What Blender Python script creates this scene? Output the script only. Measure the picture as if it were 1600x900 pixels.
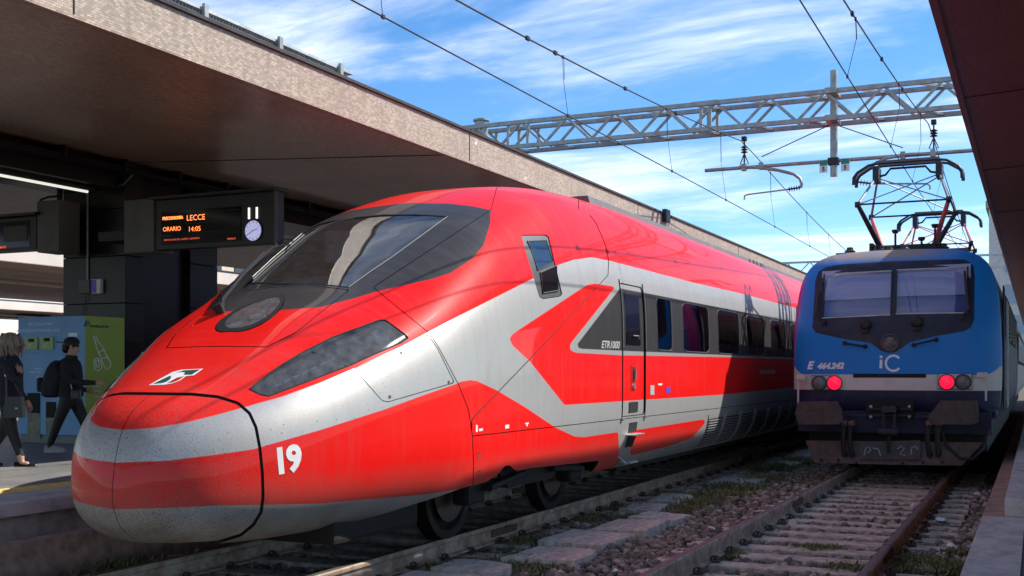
import bpy, bmesh, math, random
import numpy as np
from mathutils import Vector, Matrix
from mathutils.bvhtree import BVHTree
random.seed(7); rng = np.random.default_rng(7)
scene = bpy.context.scene
for o in list(bpy.data.objects): bpy.data.objects.remove(o)
COL = scene.collection

# ---------------------------------------------------------------- camera
FPX, XV, YV, EYE = 1780.0, 1620.0, 580.0, 1.55          # focal length (px of a 1600 px frame), track vanishing point, lens height over rail
YAW = math.atan((XV - 800) / FPX); SN, CS = math.sin(YAW), math.cos(YAW)
cam_d = bpy.data.cameras.new('camera'); cam = bpy.data.objects.new('camera', cam_d); COL.objects.link(cam)
cam.location = (0, 0, EYE); cam.rotation_euler = (math.radians(90), 0, YAW)
cam_d.sensor_fit = 'HORIZONTAL'; cam_d.sensor_width = 36; cam_d.lens = FPX / 1600 * 36
cam_d.shift_x = 0; cam_d.shift_y = (YV - 450) / 1600
cam_d.clip_start = 0.05; cam_d.clip_end = 5000
scene.camera = cam

# ---------------------------------------------------------------- sky, sun, exposure
SUN_DIR = Vector((1.0, 0.70, 1.17)).normalized()          # towards the sun
ELEV = math.asin(SUN_DIR.z); AZ = math.atan2(SUN_DIR.x, SUN_DIR.y)
world = bpy.data.worlds.new('World'); scene.world = world; world.use_nodes = True
def _world():
    nt = world.node_tree; N = nt.nodes; L = nt.links
    bg = N['Background']
    sk = N.new('ShaderNodeTexSky'); sk.sky_type = 'NISHITA'; sk.sun_disc = False
    sk.sun_elevation = ELEV; sk.sun_rotation = AZ; sk.air_density = 1.0; sk.dust_density = 0.0; sk.ozone_density = 4.0; sk.altitude = 1500
    hs = N.new('ShaderNodeHueSaturation'); hs.inputs['Saturation'].default_value = 1.2; hs.inputs['Value'].default_value = 1.2
    L.new(sk.outputs[0], hs.inputs['Color'])
    tc = N.new('ShaderNodeTexCoord'); sp = N.new('ShaderNodeSeparateXYZ'); L.new(tc.outputs['Generated'], sp.inputs[0])
    zz = N.new('ShaderNodeMath'); zz.operation = 'MAXIMUM'; zz.inputs[1].default_value = 0.03; L.new(sp.outputs['Z'], zz.inputs[0])
    za = N.new('ShaderNodeMath'); za.operation = 'ADD'; za.inputs[1].default_value = 0.12; L.new(zz.outputs[0], za.inputs[0])
    dx = N.new('ShaderNodeMath'); dx.operation = 'DIVIDE'; L.new(sp.outputs['X'], dx.inputs[0]); L.new(za.outputs[0], dx.inputs[1])
    dy = N.new('ShaderNodeMath'); dy.operation = 'DIVIDE'; L.new(sp.outputs['Y'], dy.inputs[0]); L.new(za.outputs[0], dy.inputs[1])
    cb = N.new('ShaderNodeCombineXYZ'); L.new(dx.outputs[0], cb.inputs[0]); L.new(dy.outputs[0], cb.inputs[1])
    mp = N.new('ShaderNodeMapping'); mp.inputs['Rotation'].default_value = (0, 0, math.radians(-38)); mp.inputs['Scale'].default_value = (0.8, 1.5, 1); mp.inputs['Location'].default_value = (4.1, 1.3, 0)
    L.new(cb.outputs[0], mp.inputs[0])
    n1 = N.new('ShaderNodeTexNoise'); n1.inputs['Scale'].default_value = 1.15; n1.inputs['Detail'].default_value = 9; n1.inputs['Roughness'].default_value = 0.6; n1.inputs['Distortion'].default_value = 0.55
    L.new(mp.outputs[0], n1.inputs['Vector'])
    mp2 = N.new('ShaderNodeMapping'); mp2.inputs['Rotation'].default_value = (0, 0, math.radians(-52)); mp2.inputs['Scale'].default_value = (1.6, 7.0, 1)
    L.new(cb.outputs[0], mp2.inputs[0])
    n2 = N.new('ShaderNodeTexNoise'); n2.inputs['Scale'].default_value = 1.6; n2.inputs['Detail'].default_value = 8; n2.inputs['Roughness'].default_value = 0.65; n2.inputs['Distortion'].default_value = 0.8
    L.new(mp2.outputs[0], n2.inputs['Vector'])
    r1 = N.new('ShaderNodeMapRange'); r1.interpolation_type = 'SMOOTHSTEP'; r1.inputs['From Min'].default_value = 0.40; r1.inputs['From Max'].default_value = 0.70; L.new(n1.outputs[0], r1.inputs[0])
    r2 = N.new('ShaderNodeMapRange'); r2.inputs['From Min'].default_value = 0.3; r2.inputs['From Max'].default_value = 0.7; r2.inputs['To Min'].default_value = 0.35; r2.inputs['To Max'].default_value = 1.0; L.new(n2.outputs[0], r2.inputs[0])
    mu = N.new('ShaderNodeMath'); mu.operation = 'MULTIPLY'; L.new(r1.outputs[0], mu.inputs[0]); L.new(r2.outputs[0], mu.inputs[1])
    mk = N.new('ShaderNodeMath'); mk.operation = 'MULTIPLY'; mk.inputs[1].default_value = 0.85; L.new(mu.outputs[0], mk.inputs[0])
    mx = N.new('ShaderNodeMix'); mx.data_type = 'RGBA'; L.new(mk.outputs[0], mx.inputs['Factor']); L.new(hs.outputs[0], mx.inputs['A']); mx.inputs['B'].default_value = (8.2, 8.5, 9.0, 1)
    L.new(mx.outputs['Result'], bg.inputs['Color']); bg.inputs['Strength'].default_value = 0.1
_world()
sun_d = bpy.data.lights.new('sun', 'SUN'); sun_d.energy = 3.9; sun_d.angle = math.radians(0.5); sun_d.color = (1.0, 0.94, 0.86)
sun = bpy.data.objects.new('sun', sun_d); COL.objects.link(sun); sun.location = (20, 16, 30)
sun.rotation_euler = SUN_DIR.to_track_quat('Z', 'Y').to_euler()
scene.view_settings.view_transform = 'Standard'; scene.view_settings.look = 'None'
scene.view_settings.exposure = 0.8; scene.view_settings.gamma = 1.0; scene.view_settings.use_curve_mapping = False
scene.render.engine = 'CYCLES'
scene.cycles.max_bounces = 8; scene.cycles.transparent_max_bounces = 12

# ---------------------------------------------------------------- pixel -> place helpers (a pixel gives a direction; the plane gives the distance)
def ray(x, y):
    a = (x - 800) / FPX
    return np.array([-SN + a * CS, CS + a * SN, -(y - YV) / FPX])
def onX(x, y, X): r = ray(x, y); return r * (X / r[0]) + [0, 0, EYE]
def onY(x, y, Y): r = ray(x, y); return r * (Y / r[1]) + [0, 0, EYE]
def onZ(x, y, Z): r = ray(x, y); return r * ((Z - EYE) / r[2]) + [0, 0, EYE]
def project(P):
    P = np.asarray(P, float); d = -P[..., 0] * SN + P[..., 1] * CS
    return 800 + FPX * (P[..., 0] * CS + P[..., 1] * SN) / d, YV - FPX * (P[..., 2] - EYE) / d, d

# ---------------------------------------------------------------- object helpers
ORIGIN = {}
def thing(name, label, cat, loc=(0, 0, 0), rotz=0.0, group=None, kind=None):
    o = bpy.data.objects.new(name, None); COL.objects.link(o); o.empty_display_size = 0.2
    o.location = loc; o.rotation_euler = (0, 0, rotz)
    tag(o, label, cat, group, kind); ORIGIN[o.name] = np.array(loc, float); return o
def tag(o, label=None, cat=None, group=None, kind=None):
    if label: o['label'] = label
    if cat: o['category'] = cat
    if group: o['group'] = group
    if kind: o['kind'] = kind
    return o
def origin_of(o):
    while o.parent: o = o.parent
    return ORIGIN.get(o.name, np.zeros(3))
class MB:
    """collects shapes, then links them as ONE mesh object (coordinates of the world, or of the thing when local=True)"""
    def __init__(self): self.v = []; self.f = []; self.n = 0
    def add(self, v, f):
        v = np.asarray(v, float).reshape(-1, 3)
        self.v.append(v); self.f += [tuple(int(i) + self.n for i in q) for q in f]; self.n += len(v); return self
    def box(self, x0, x1, y0, y1, z0, z1):
        v = [(x, y, z) for z in (z0, z1) for y in (y0, y1) for x in (x0, x1)]
        return self.add(v, [(0, 2, 3, 1), (4, 5, 7, 6), (0, 1, 5, 4), (2, 6, 7, 3), (0, 4, 6, 2), (1, 3, 7, 5)])
    def bbox(self, x0, x1, y0, y1, z0, z1, b=0.01):
        """box with chamfered edges"""
        bm = bmesh.new(); bmesh.ops.create_cube(bm, size=1)
        for v in bm.verts: v.co = ((x0 + x1) / 2 + v.co.x * (x1 - x0), (y0 + y1) / 2 + v.co.y * (y1 - y0), (z0 + z1) / 2 + v.co.z * (z1 - z0))
        bmesh.ops.bevel(bm, geom=bm.edges[:], offset=b, segments=2, affect='EDGES', profile=0.6)
        bm.verts.index_update(); self.add([v.co[:] for v in bm.verts], [[v.index for v in f.verts] for f in bm.faces]); bm.free(); return self
    def tube(self, pts, r, seg=8, cap=True, closed=False):
        P = [Vector(p) for p in pts]; n = len(P); rr = r if hasattr(r, '__len__') else [r] * n
        vs = []; fs = []; up = None
        for i, p in enumerate(P):
            if closed: d = P[(i + 1) % n] - P[i - 1]
            else: d = P[min(i + 1, n - 1)] - P[max(i - 1, 0)]
            d.normalize()
            if up is None: up = Vector((0, 0, 1)) if abs(d.z) < 0.9 else Vector((1, 0, 0))
            a = d.cross(up)
            if a.length < 1e-5: a = d.cross(Vector((0.3, 1, 0.2)))
            a.normalize(); b = a.cross(d); up = b
            for k in range(seg):
                t = 2 * math.pi * k / seg; vs.append(p + a * (math.cos(t) * rr[i]) + b * (math.sin(t) * rr[i]))
        m = n if closed else n - 1
        for i in range(m):
            j = (i + 1) % n
            for k in range(seg): fs.append((i * seg + k, i * seg + (k + 1) % seg, j * seg + (k + 1) % seg, j * seg + k))
        if cap and not closed: fs.append(tuple(range(seg))[::-1]); fs.append(tuple((n - 1) * seg + k for k in range(seg)))
        return self.add([v[:] for v in vs], fs)
    def bar(self, a, b, w, h=None):
        """square-section bar from a to b"""
        a = Vector(a); b = Vector(b); d = (b - a).normalized(); up = Vector((0, 0, 1)) if abs(d.z) < 0.95 else Vector((0, 1, 0))
        s = d.cross(up).normalized(); u = s.cross(d); h = h or w
        v = [p + s * (i * w / 2) + u * (j * h / 2) for p in (a, b) for i, j in ((-1, -1), (1, -1), (1, 1), (-1, 1))]
        return self.add([q[:] for q in v], [(3, 2, 1, 0), (4, 5, 6, 7), (0, 1, 5, 4), (1, 2, 6, 5), (2, 3, 7, 6), (3, 0, 4, 7)])
    def lathe(self, prof, c, axis=(0, 0, 1), seg=24):
        """prof: (radius, height) along axis from c"""
        ax = Vector(axis).normalized(); t = Vector((1, 0, 0)) if abs(ax.x) < 0.9 else Vector((0, 1, 0))
        a = ax.cross(t).normalized(); b = ax.cross(a); c = Vector(c); vs = []; fs = []
        for (r, h) in prof:
            for k in range(seg):
                q = 2 * math.pi * k / seg; vs.append((c + ax * h + a * (r * math.cos(q)) + b * (r * math.sin(q)))[:])
        for i in range(len(prof) - 1):
            for k in range(seg): fs.append((i * seg + k, i * seg + (k + 1) % seg, (i + 1) * seg + (k + 1) % seg, (i + 1) * seg + k))
        if prof[0][0] > 1e-6: fs.append(tuple(range(seg))[::-1])
        if prof[-1][0] > 1e-6: fs.append(tuple((len(prof) - 1) * seg + k for k in range(seg)))
        return self.add(vs, fs)
    def prism(self, poly, plane, t0, t1):
        """2-D polygon (list of (a,b)) pushed from t0 to t1 along the axis left out of plane ('xy','xz','yz')"""
        idx = {'xy': (0, 1, 2), 'xz': (0, 2, 1), 'yz': (1, 2, 0)}[plane]; n = len(poly); vs = []
        for t in (t0, t1):
            for a, b in poly:
                p = [0, 0, 0]; p[idx[0]] = a; p[idx[1]] = b; p[idx[2]] = t; vs.append(p)
        fs = [tuple(range(n))[::-1], tuple(range(n, 2 * n))] + [(i, (i + 1) % n, n + (i + 1) % n, n + i) for i in range(n)]
        return self.add(vs, fs)
    def build(self, name, mat, parent=None, smooth=False, local=False, **tags):
        V = np.concatenate(self.v) if self.v else np.zeros((0, 3))
        if parent is not None and not local: V = V - origin_of(parent)
        me = bpy.data.meshes.new(name); me.from_pydata(V.tolist(), [], self.f); me.validate(); me.update()
        bm = bmesh.new(); bm.from_mesh(me); bmesh.ops.recalc_face_normals(bm, faces=bm.faces); bm.to_mesh(me); bm.free()
        if mat: me.materials.append(mat)
        if smooth:
            me.polygons.foreach_set('use_smooth', [True] * len(me.polygons)); me.set_sharp_from_angle(angle=math.radians(40))
        o = bpy.data.objects.new(name, me); COL.objects.link(o)
        if parent is not None: o.parent = parent
        tag(o, **tags); return o
def child(o, mesh_obj):                                   # an object sharing mesh data, under another parent
    c = mesh_obj.copy(); COL.objects.link(c); c.parent = o; return c
def copy_tree(o, parent=None):
    c = o.copy(); COL.objects.link(c); c.parent = parent
    for ch in list(o.children): copy_tree(ch, c)
    return c
def text_mesh(s, size=1.0, shear=0.0, bold=0.0, spacing=1.0, align='LEFT'):
    cu = bpy.data.curves.new('t', 'FONT'); cu.body = s; cu.size = size; cu.shear = shear; cu.offset = bold; cu.space_character = spacing; cu.align_x = align; cu.resolution_u = 3
    ob = bpy.data.objects.new('t', cu); COL.objects.link(ob); bpy.context.view_layer.update()
    me = bpy.data.meshes.new_from_object(ob.evaluated_get(bpy.context.evaluated_depsgraph_get()))
    V = np.array([v.co[:2] for v in me.vertices]).reshape(-1, 2); F = [tuple(p.vertices) for p in me.polygons]
    bpy.data.objects.remove(ob); bpy.data.curves.remove(cu); bpy.data.meshes.remove(me); return V, F
def text_part(s, name, mat, parent, o, u, v, size, shear=0, bold=0, spacing=1.0, align='LEFT', **tags):
    """flat lettering: o origin, u/v unit vectors (numpy), size in metres"""
    V, F = text_mesh(s, size, shear, bold, spacing, align)
    P = np.array(o)[None] + V[:, :1] * np.array(u)[None] + V[:, 1:] * np.array(v)[None]
    return MB().add(P, F).build(name, mat, parent, **tags)
# ---------------------------------------------------------------- materials
MATS = {}
def nodes(m): return m.node_tree.nodes, m.node_tree.links
def mat(name, col, rough=0.6, metal=0.0, var=0.0, vscale=8.0, bump=0.0, bscale=60.0, coat=0.0, spec=0.5, col2=None, emit=None, estr=0.0, vdetail=6, stretch=(1, 1, 1), rvar=0.0):
    """principled material with noise-driven colour variation and fine relief"""
    m = bpy.data.materials.new(name); m.use_nodes = True; N, L = nodes(m); b = N['Principled BSDF']
    b.inputs['Base Color'].default_value = (*col, 1); b.inputs['Roughness'].default_value = rough; b.inputs['Metallic'].default_value = metal
    b.inputs['Coat Weight'].default_value = coat; b.inputs['Coat Roughness'].default_value = 0.06; b.inputs['Specular IOR Level'].default_value = spec
    if var or bump or rvar:
        tc = N.new('ShaderNodeTexCoord'); mp = N.new('ShaderNodeMapping'); mp.inputs['Scale'].default_value = stretch; L.new(tc.outputs['Object'], mp.inputs[0])
        no = N.new('ShaderNodeTexNoise'); no.inputs['Scale'].default_value = vscale; no.inputs['Detail'].default_value = vdetail; no.inputs['Roughness'].default_value = 0.65
        L.new(mp.outputs[0], no.inputs['Vector'])
        if var:
            c2 = col2 or tuple(max(0, c * (1 - var)) for c in col)
            mx = N.new('ShaderNodeMix'); mx.data_type = 'RGBA'; mx.inputs['A'].default_value = (*col, 1); mx.inputs['B'].default_value = (*c2, 1)
            rp = N.new('ShaderNodeMapRange'); rp.inputs['From Min'].default_value = 0.38; rp.inputs['From Max'].default_value = 0.66; L.new(no.outputs[0], rp.inputs[0])
            L.new(rp.outputs[0], mx.inputs['Factor']); L.new(mx.outputs['Result'], b.inputs['Base Color'])
        if rvar:
            rr = N.new('ShaderNodeMapRange'); rr.inputs['To Min'].default_value = max(0.02, rough - rvar); rr.inputs['To Max'].default_value = min(1, rough + rvar); rr.inputs['From Min'].default_value = .3; rr.inputs['From Max'].default_value = .7
            L.new(no.outputs[0], rr.inputs[0]); L.new(rr.outputs[0], b.inputs['Roughness'])
        if bump:
            nb = N.new('ShaderNodeTexNoise'); nb.inputs['Scale'].default_value = bscale; nb.inputs['Detail'].default_value = 4; L.new(mp.outputs[0], nb.inputs['Vector'])
            bp = N.new('ShaderNodeBump'); bp.inputs['Strength'].default_value = bump; bp.inputs['Distance'].default_value = 0.02; L.new(nb.outputs[0], bp.inputs['Height']); L.new(bp.outputs[0], b.inputs['Normal'])
    if emit: b.inputs['Emission Color'].default_value = (*emit, 1); b.inputs['Emission Strength'].default_value = estr
    MATS[name] = m; return m
def mosaic(name, c1, c2, mortar, axes, stain=(0.2, 0.15, 0.12), stainamt=0.5, bw=0.05, rh=0.021, chips=True, rough=0.45, panel=0):
    """small facing tiles laid in rows; axes = which object axes run along / across the rows"""
    m = bpy.data.materials.new(name); m.use_nodes = True; N, L = nodes(m); b = N['Principled BSDF']; b.inputs['Roughness'].default_value = rough
    tc = N.new('ShaderNodeTexCoord'); sp = N.new('ShaderNodeSeparateXYZ'); L.new(tc.outputs['Object'], sp.inputs[0])
    cb = N.new('ShaderNodeCombineXYZ'); L.new(sp.outputs[axes[0]], cb.inputs[0]); L.new(sp.outputs[axes[1]], cb.inputs[1])
    br = N.new('ShaderNodeTexBrick'); br.inputs['Scale'].default_value = 1; br.inputs['Brick Width'].default_value = bw; br.inputs['Row Height'].default_value = rh; br.inputs['Mortar Size'].default_value = 0.0022
    br.inputs['Color1'].default_value = (*c1, 1); br.inputs['Color2'].default_value = (*c2, 1); br.inputs['Mortar'].default_value = (*mortar, 1); br.inputs['Bias'].default_value = -0.15
    L.new(cb.outputs[0], br.inputs['Vector'])
    n = N.new('ShaderNodeTexNoise'); n.inputs['Scale'].default_value = 0.9; n.inputs['Detail'].default_value = 8; n.inputs['Roughness'].default_value = 0.7; L.new(tc.outputs['Object'], n.inputs['Vector'])
    r = N.new('ShaderNodeMapRange'); r.inputs['From Min'].default_value = 0.42; r.inputs['From Max'].default_value = 0.72; r.inputs['To Max'].default_value = stainamt; L.new(n.outputs[0], r.inputs[0])
    mx = N.new('ShaderNodeMix'); mx.data_type = 'RGBA'; L.new(br.outputs[0], mx.inputs['A']); mx.inputs['B'].default_value = (*stain, 1); L.new(r.outputs[0], mx.inputs['Factor'])
    mp = N.new('ShaderNodeMapping'); mp.inputs['Scale'].default_value = (1.0, 9.0, 0.45) if axes != 'YX' else (1, 1, 1); L.new(tc.outputs['Object'], mp.inputs[0])
    ns = N.new('ShaderNodeTexNoise'); ns.inputs['Scale'].default_value = 1.0; ns.inputs['Detail'].default_value = 6; L.new(mp.outputs[0], ns.inputs['Vector'])
    rs = N.new('ShaderNodeMapRange'); rs.inputs['From Min'].default_value = 0.52; rs.inputs['From Max'].default_value = 0.75; rs.inputs['To Max'].default_value = stainamt * 0.9; L.new(ns.outputs[0], rs.inputs[0])
    m2 = N.new('ShaderNodeMix'); m2.data_type = 'RGBA'; L.new(mx.outputs['Result'], m2.inputs['A']); m2.inputs['B'].default_value = (stain[0] * .8, stain[1] * .8, stain[2] * .8, 1); L.new(rs.outputs[0], m2.inputs['Factor'])
    last = m2
    if chips:
        v = N.new('ShaderNodeTexNoise'); v.inputs['Scale'].default_value = 2.3; v.inputs['Detail'].default_value = 5; v.inputs['Roughness'].default_value = 0.8; L.new(tc.outputs['Object'], v.inputs['Vector'])
        rc = N.new('ShaderNodeMapRange'); rc.inputs['From Min'].default_value = 0.66; rc.inputs['From Max'].default_value = 0.672; L.new(v.outputs[0], rc.inputs[0])
        m3 = N.new('ShaderNodeMix'); m3.data_type = 'RGBA'; L.new(last.outputs['Result'], m3.inputs['A']); m3.inputs['B'].default_value = (0.85, 0.8, 0.72, 1); L.new(rc.outputs[0], m3.inputs['Factor']); last = m3
    L.new(last.outputs['Result'], b.inputs['Base Color'])
    bp = N.new('ShaderNodeBump'); bp.inputs['Strength'].default_value = 0.5; bp.inputs['Distance'].default_value = 0.004; bp.invert = True; L.new(br.outputs['Fac'], bp.inputs['Height']); L.new(bp.outputs[0], b.inputs['Normal'])
    MATS[name] = m; return m

M = dict(
    ballast_bed=mat('ballast_bed', (0.13, 0.104, 0.078), 0.95, var=0.6, vscale=30, bump=1.0, bscale=45),
    concrete=mat('concrete', (0.33, 0.29, 0.26), 0.9, var=0.45, vscale=5, bump=0.5, bscale=80),
    slab=mat('slab', (0.74, 0.63, 0.52), 0.92, var=0.5, vscale=7, bump=0.8, bscale=60, stretch=(3, 1, 1)),
    sleeper=mat('sleeper', (0.66, 0.55, 0.44), 0.92, var=0.5, vscale=9, bump=0.4, bscale=70),
    rail_side=mat('rail_side', (0.58, 0.46, 0.35), 0.85, var=0.5, vscale=6, bump=0.25, bscale=90, col2=(0.30, 0.18, 0.12)),
    rail_rust=mat('rail_rust', (0.20, 0.105, 0.075), 0.85, var=0.5, vscale=7, bump=0.3, bscale=90, col2=(0.10, 0.06, 0.05)),
    clip=mat('clip', (0.11, 0.075, 0.055), 0.75, metal=0.2, var=0.5, vscale=30),
    platform=mat('platform', (0.30, 0.28, 0.26), 0.7, var=0.35, vscale=3, bump=0.15, bscale=80, rvar=.1),
    asphalt=mat('asphalt', (0.06, 0.06, 0.065), 0.9, var=0.3, vscale=12, bump=0.5, bscale=160),
    kerb=mat('kerb', (0.55, 0.49, 0.45), 0.85, var=0.4, vscale=6, bump=0.35, bscale=70, stretch=(1, .6, 1)),
    brown_stone=mat('brown_stone', (0.42, 0.27, 0.20), 0.9, var=0.5, vscale=7, bump=0.4, bscale=50),
    tactile=mat('tactile', (0.85, 0.62, 0.20), 0.75, var=0.3, vscale=10),
    galv=mat('galv', (0.36, 0.37, 0.36), 0.5, metal=0.55, var=0.3, vscale=6, col2=(0.25, 0.25, 0.24)),
    galv_light=mat('galv_light', (0.5, 0.51, 0.5), 0.55, metal=0.3, var=0.3, vscale=7),
    wire=mat('wire', (0.035, 0.035, 0.038), 0.5, metal=0.5),
    steel_dark=mat('steel_dark', (0.03, 0.03, 0.034), 0.5, metal=0.4, var=0.4, vscale=15),
    insulator=mat('insulator', (0.05, 0.035, 0.03), 0.3),
    sign_white=mat('sign_white', (0.72, 0.72, 0.7), 0.6), sign_green=mat('sign_green', (0.01, 0.22, 0.17), 0.5), ink=mat('ink', (0.01, 0.01, 0.012), 0.5),
    granite=mat('granite', (0.006, 0.006, 0.007), 0.3, var=0.5, vscale=40, col2=(0.012, 0.012, 0.013), spec=.3),
    granite_grey=mat('granite_grey', (0.02, 0.018, 0.016), 0.35, var=0.5, vscale=40, col2=(0.012, 0.011, 0.01), spec=.3),
    housing=mat('housing', (0.022, 0.022, 0.026), 0.45, var=0.3, vscale=5), housing_grey=mat('housing_grey', (0.12, 0.115, 0.105), 0.55, var=0.25, vscale=4),
    screen=mat('screen', (0.004, 0.004, 0.006), 0.12),
    led=mat('led', (0.3, 0.06, 0.01), 0.5, emit=(1.0, 0.22, 0.05), estr=1.6), led_dim=mat('led_dim', (0.3, 0.05, 0.02), 0.5, emit=(1.0, 0.13, 0.06), estr=0.55),
    lit_white=mat('lit_white', (0.7, 0.7, 0.7), 0.5, emit=(0.95, 0.97, 1.0), estr=0.95), clock_face=mat('clock_face', (0.45, 0.45, 0.6), 0.4, emit=(0.5, 0.5, 0.85), estr=0.42),
    tube_light=mat('tube_light', (0.8, 0.8, 0.75), 0.4, emit=(1.0, 0.97, 0.86), estr=0.5),
    faint_print=mat('faint_print', (0.16, 0.16, 0.18), 0.5),
    black_rubber=mat('black_rubber', (0.012, 0.012, 0.012), 0.6), black_gap=mat('black_gap', (0.006, 0.006, 0.007), 0.8),
    dark_under=mat('dark_under', (0.018, 0.016, 0.015), 0.8, var=0.5, vscale=6), bogie_m=mat('bogie_m', (0.01, 0.008, 0.007), 0.75, var=0.5, vscale=9),
    wheel_m=mat('wheel_m', (0.022, 0.016, 0.013), 0.6, metal=0.4, var=0.5, vscale=10), wheel_bright=mat('wheel_bright', (0.09, 0.065, 0.05), 0.6, metal=0.4),
    white_paint=mat('white_paint', (0.78, 0.77, 0.75), 0.5), decal_white=mat('decal_white', (0.72, 0.70, 0.68), 0.45), decal_grey=mat('decal_grey', (0.42, 0.42, 0.42), 0.45),
    decal_green=mat('decal_green', (0.02, 0.09, 0.075), 0.35), decal_red=mat('decal_red', (0.5, 0.02, 0.015), 0.35), decal_blue=mat('decal_blue', (0.08, 0.08, 0.55), 0.4),
    chrome=mat('chrome', (0.4, 0.4, 0.39), 0.4, metal=0.7, var=0.2, vscale=20), seal=mat('seal', (0.055, 0.055, 0.055), 0.6), frame_grey=mat('frame_grey', (0.085, 0.088, 0.09), 0.45, var=0.25, vscale=9),
    skin=mat('skin', (0.5, 0.29, 0.2), 0.55), hair_dark=mat('hair_dark', (0.012, 0.009, 0.008), 0.45), hair_grey=mat('hair_grey', (0.30, 0.23, 0.17), 0.5, var=0.6, vscale=25, stretch=(1, 1, .3)),
    cloth_black=mat('cloth_black', (0.022, 0.022, 0.025), 0.85, var=0.5, vscale=14, bump=0.9, bscale=14), cloth_navy=mat('cloth_navy', (0.02, 0.022, 0.034), 0.8, var=0.5, vscale=12, bump=0.9, bscale=14),
    trouser=mat('trouser', (0.012, 0.012, 0.013), 0.6, var=0.4, vscale=14, bump=0.3, bscale=22), shoe_grey=mat('shoe_grey', (0.42, 0.41, 0.40), 0.7, var=0.3, vscale=20), shoe_black=mat('shoe_black', (0.012, 0.012, 0.012), 0.3), sole=mat('sole', (0.5, 0.49, 0.47), 0.7),
    leather=mat('leather', (0.012, 0.012, 0.013), 0.3, bump=0.2, bscale=60),
    bin_blue=mat('bin_blue', (0.15, 0.36, 0.66), 0.45, var=0.12, vscale=3), bin_green=mat('bin_green', (0.34, 0.52, 0.08), 0.45, var=0.1, vscale=3), bin_panel=mat('bin_panel', (0.28, 0.42, 0.09), 0.4), bin_print=mat('bin_print', (0.85, 0.9, 0.95), 0.5), bin_plinth=mat('bin_plinth', (0.2, 0.2, 0.2), 0.6),
    picture=mat('picture', (0.08, 0.09, 0.05), 0.4, var=0.8, vscale=9, col2=(0.22, 0.2, 0.12)),
    litter=mat('litter', (0.75, 0.75, 0.77), 0.6), paper=mat('paper', (0.6, 0.52, 0.42), 0.8),
    leaf=mat('leaf', (0.16, 0.20, 0.06), 0.75, var=0.6, vscale=3, col2=(0.20, 0.17, 0.075)), dry=mat('dry', (0.30, 0.21, 0.12), 0.85, var=0.4, vscale=5),
    roof_white=mat('roof_white', (0.62, 0.6, 0.56), 0.8, var=0.2, vscale=2), wall_cream=mat('wall_cream', (0.55, 0.48, 0.38), 0.85, var=0.15, vscale=1), wall_grey=mat('wall_grey', (0.36, 0.34, 0.31), 0.85, var=0.2, vscale=1), far_glass=mat('far_glass', (0.03, 0.035, 0.04), 0.15), far_tan=mat('far_tan', (0.36, 0.25, 0.2), 0.8, var=0.25, vscale=.6), far_pale=mat('far_pale', (0.62, 0.55, 0.48), 0.85, var=.15, vscale=.8), far_blue=mat('far_blue', (0.3, 0.38, 0.45), 0.6), far_red=mat('far_red', (0.42, 0.02, 0.02), 0.4),
    roof_felt=mat('roof_felt', (0.055, 0.05, 0.05), 0.9, var=.4, vscale=4),
)
M['fascia'] = mosaic('fascia', (0.33, 0.255, 0.185), (0.60, 0.50, 0.38), (0.24, 0.19, 0.145), 'YZ', stain=(0.27, 0.20, 0.145), stainamt=0.62)
M['soffit'] = mosaic('soffit', (0.36, 0.25, 0.18), (0.66, 0.47, 0.36), (0.18, 0.125, 0.09), 'YX', stain=(0.24, 0.155, 0.115), stainamt=0.6, chips=False, bw=0.06, rh=0.025, rough=0.32)
M['soffit_red'] = mosaic('soffit_red', (0.24, 0.085, 0.06), (0.36, 0.13, 0.095), (0.14, 0.06, 0.045), 'YX', stain=(0.15, 0.06, 0.045), stainamt=0.4, chips=False, bw=0.06, rh=0.025, rough=0.4)
# ================================================================ THE SETTING
TC_L, TC_R = -5.75, -1.97                                  # centre lines of the two tracks
g = MB().add([(-900, -300, -0.27), (900, -300, -0.27), (900, 2500, -0.27), (-900, 2500, -0.27)], [(0, 1, 2, 3)]).build('ground', M['ballast_bed'], kind='structure')

# ---- railway tracks: rails, sleepers, spring clips
RAIL = [(-.07, -.172), (.07, -.172), (.07, -.158), (.022, -.145), (.009, -.125), (.009, -.055), (.033, -.04), (.036, -.012), (.028, 0), (-.028, 0), (-.036, -.012), (-.033, -.04), (-.009, -.055), (-.009, -.125), (-.022, -.145), (-.07, -.158)]
def clip_mesh():
    m = MB(); pts = []
    for k in range(11):
        t = -0.35 + k / 10 * (math.pi + 0.7); pts.append((0.045 * math.cos(t), 0.0 + 0.012 * math.sin(2 * t), 0.02 + 0.045 * math.sin(t)))
    m.tube(pts, 0.011, 6); m.bbox(-.06, .06, -.055, .055, -.012, .014, .006); m.lathe([(0.0, .05), (.017, .05), (.017, .012)], (0, 0.02, 0), seg=6)
    o = m.build('rail_clip', M['clip']); me = o.data; bpy.data.objects.remove(o); return me
CLIP = clip_mesh()
def sleeper_mesh():
    m = MB(); prof = [(-.14, -.42), (.14, -.42), (.125, -.18), (.11, -.172), (-.11, -.172), (-.125, -.18)]
    m.prism(prof, 'yz', -1.2, 1.2); o = m.build('sleeper', M['sleeper']); me = o.data; bpy.data.objects.remove(o); return me
SLEEPER = sleeper_mesh()
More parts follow.
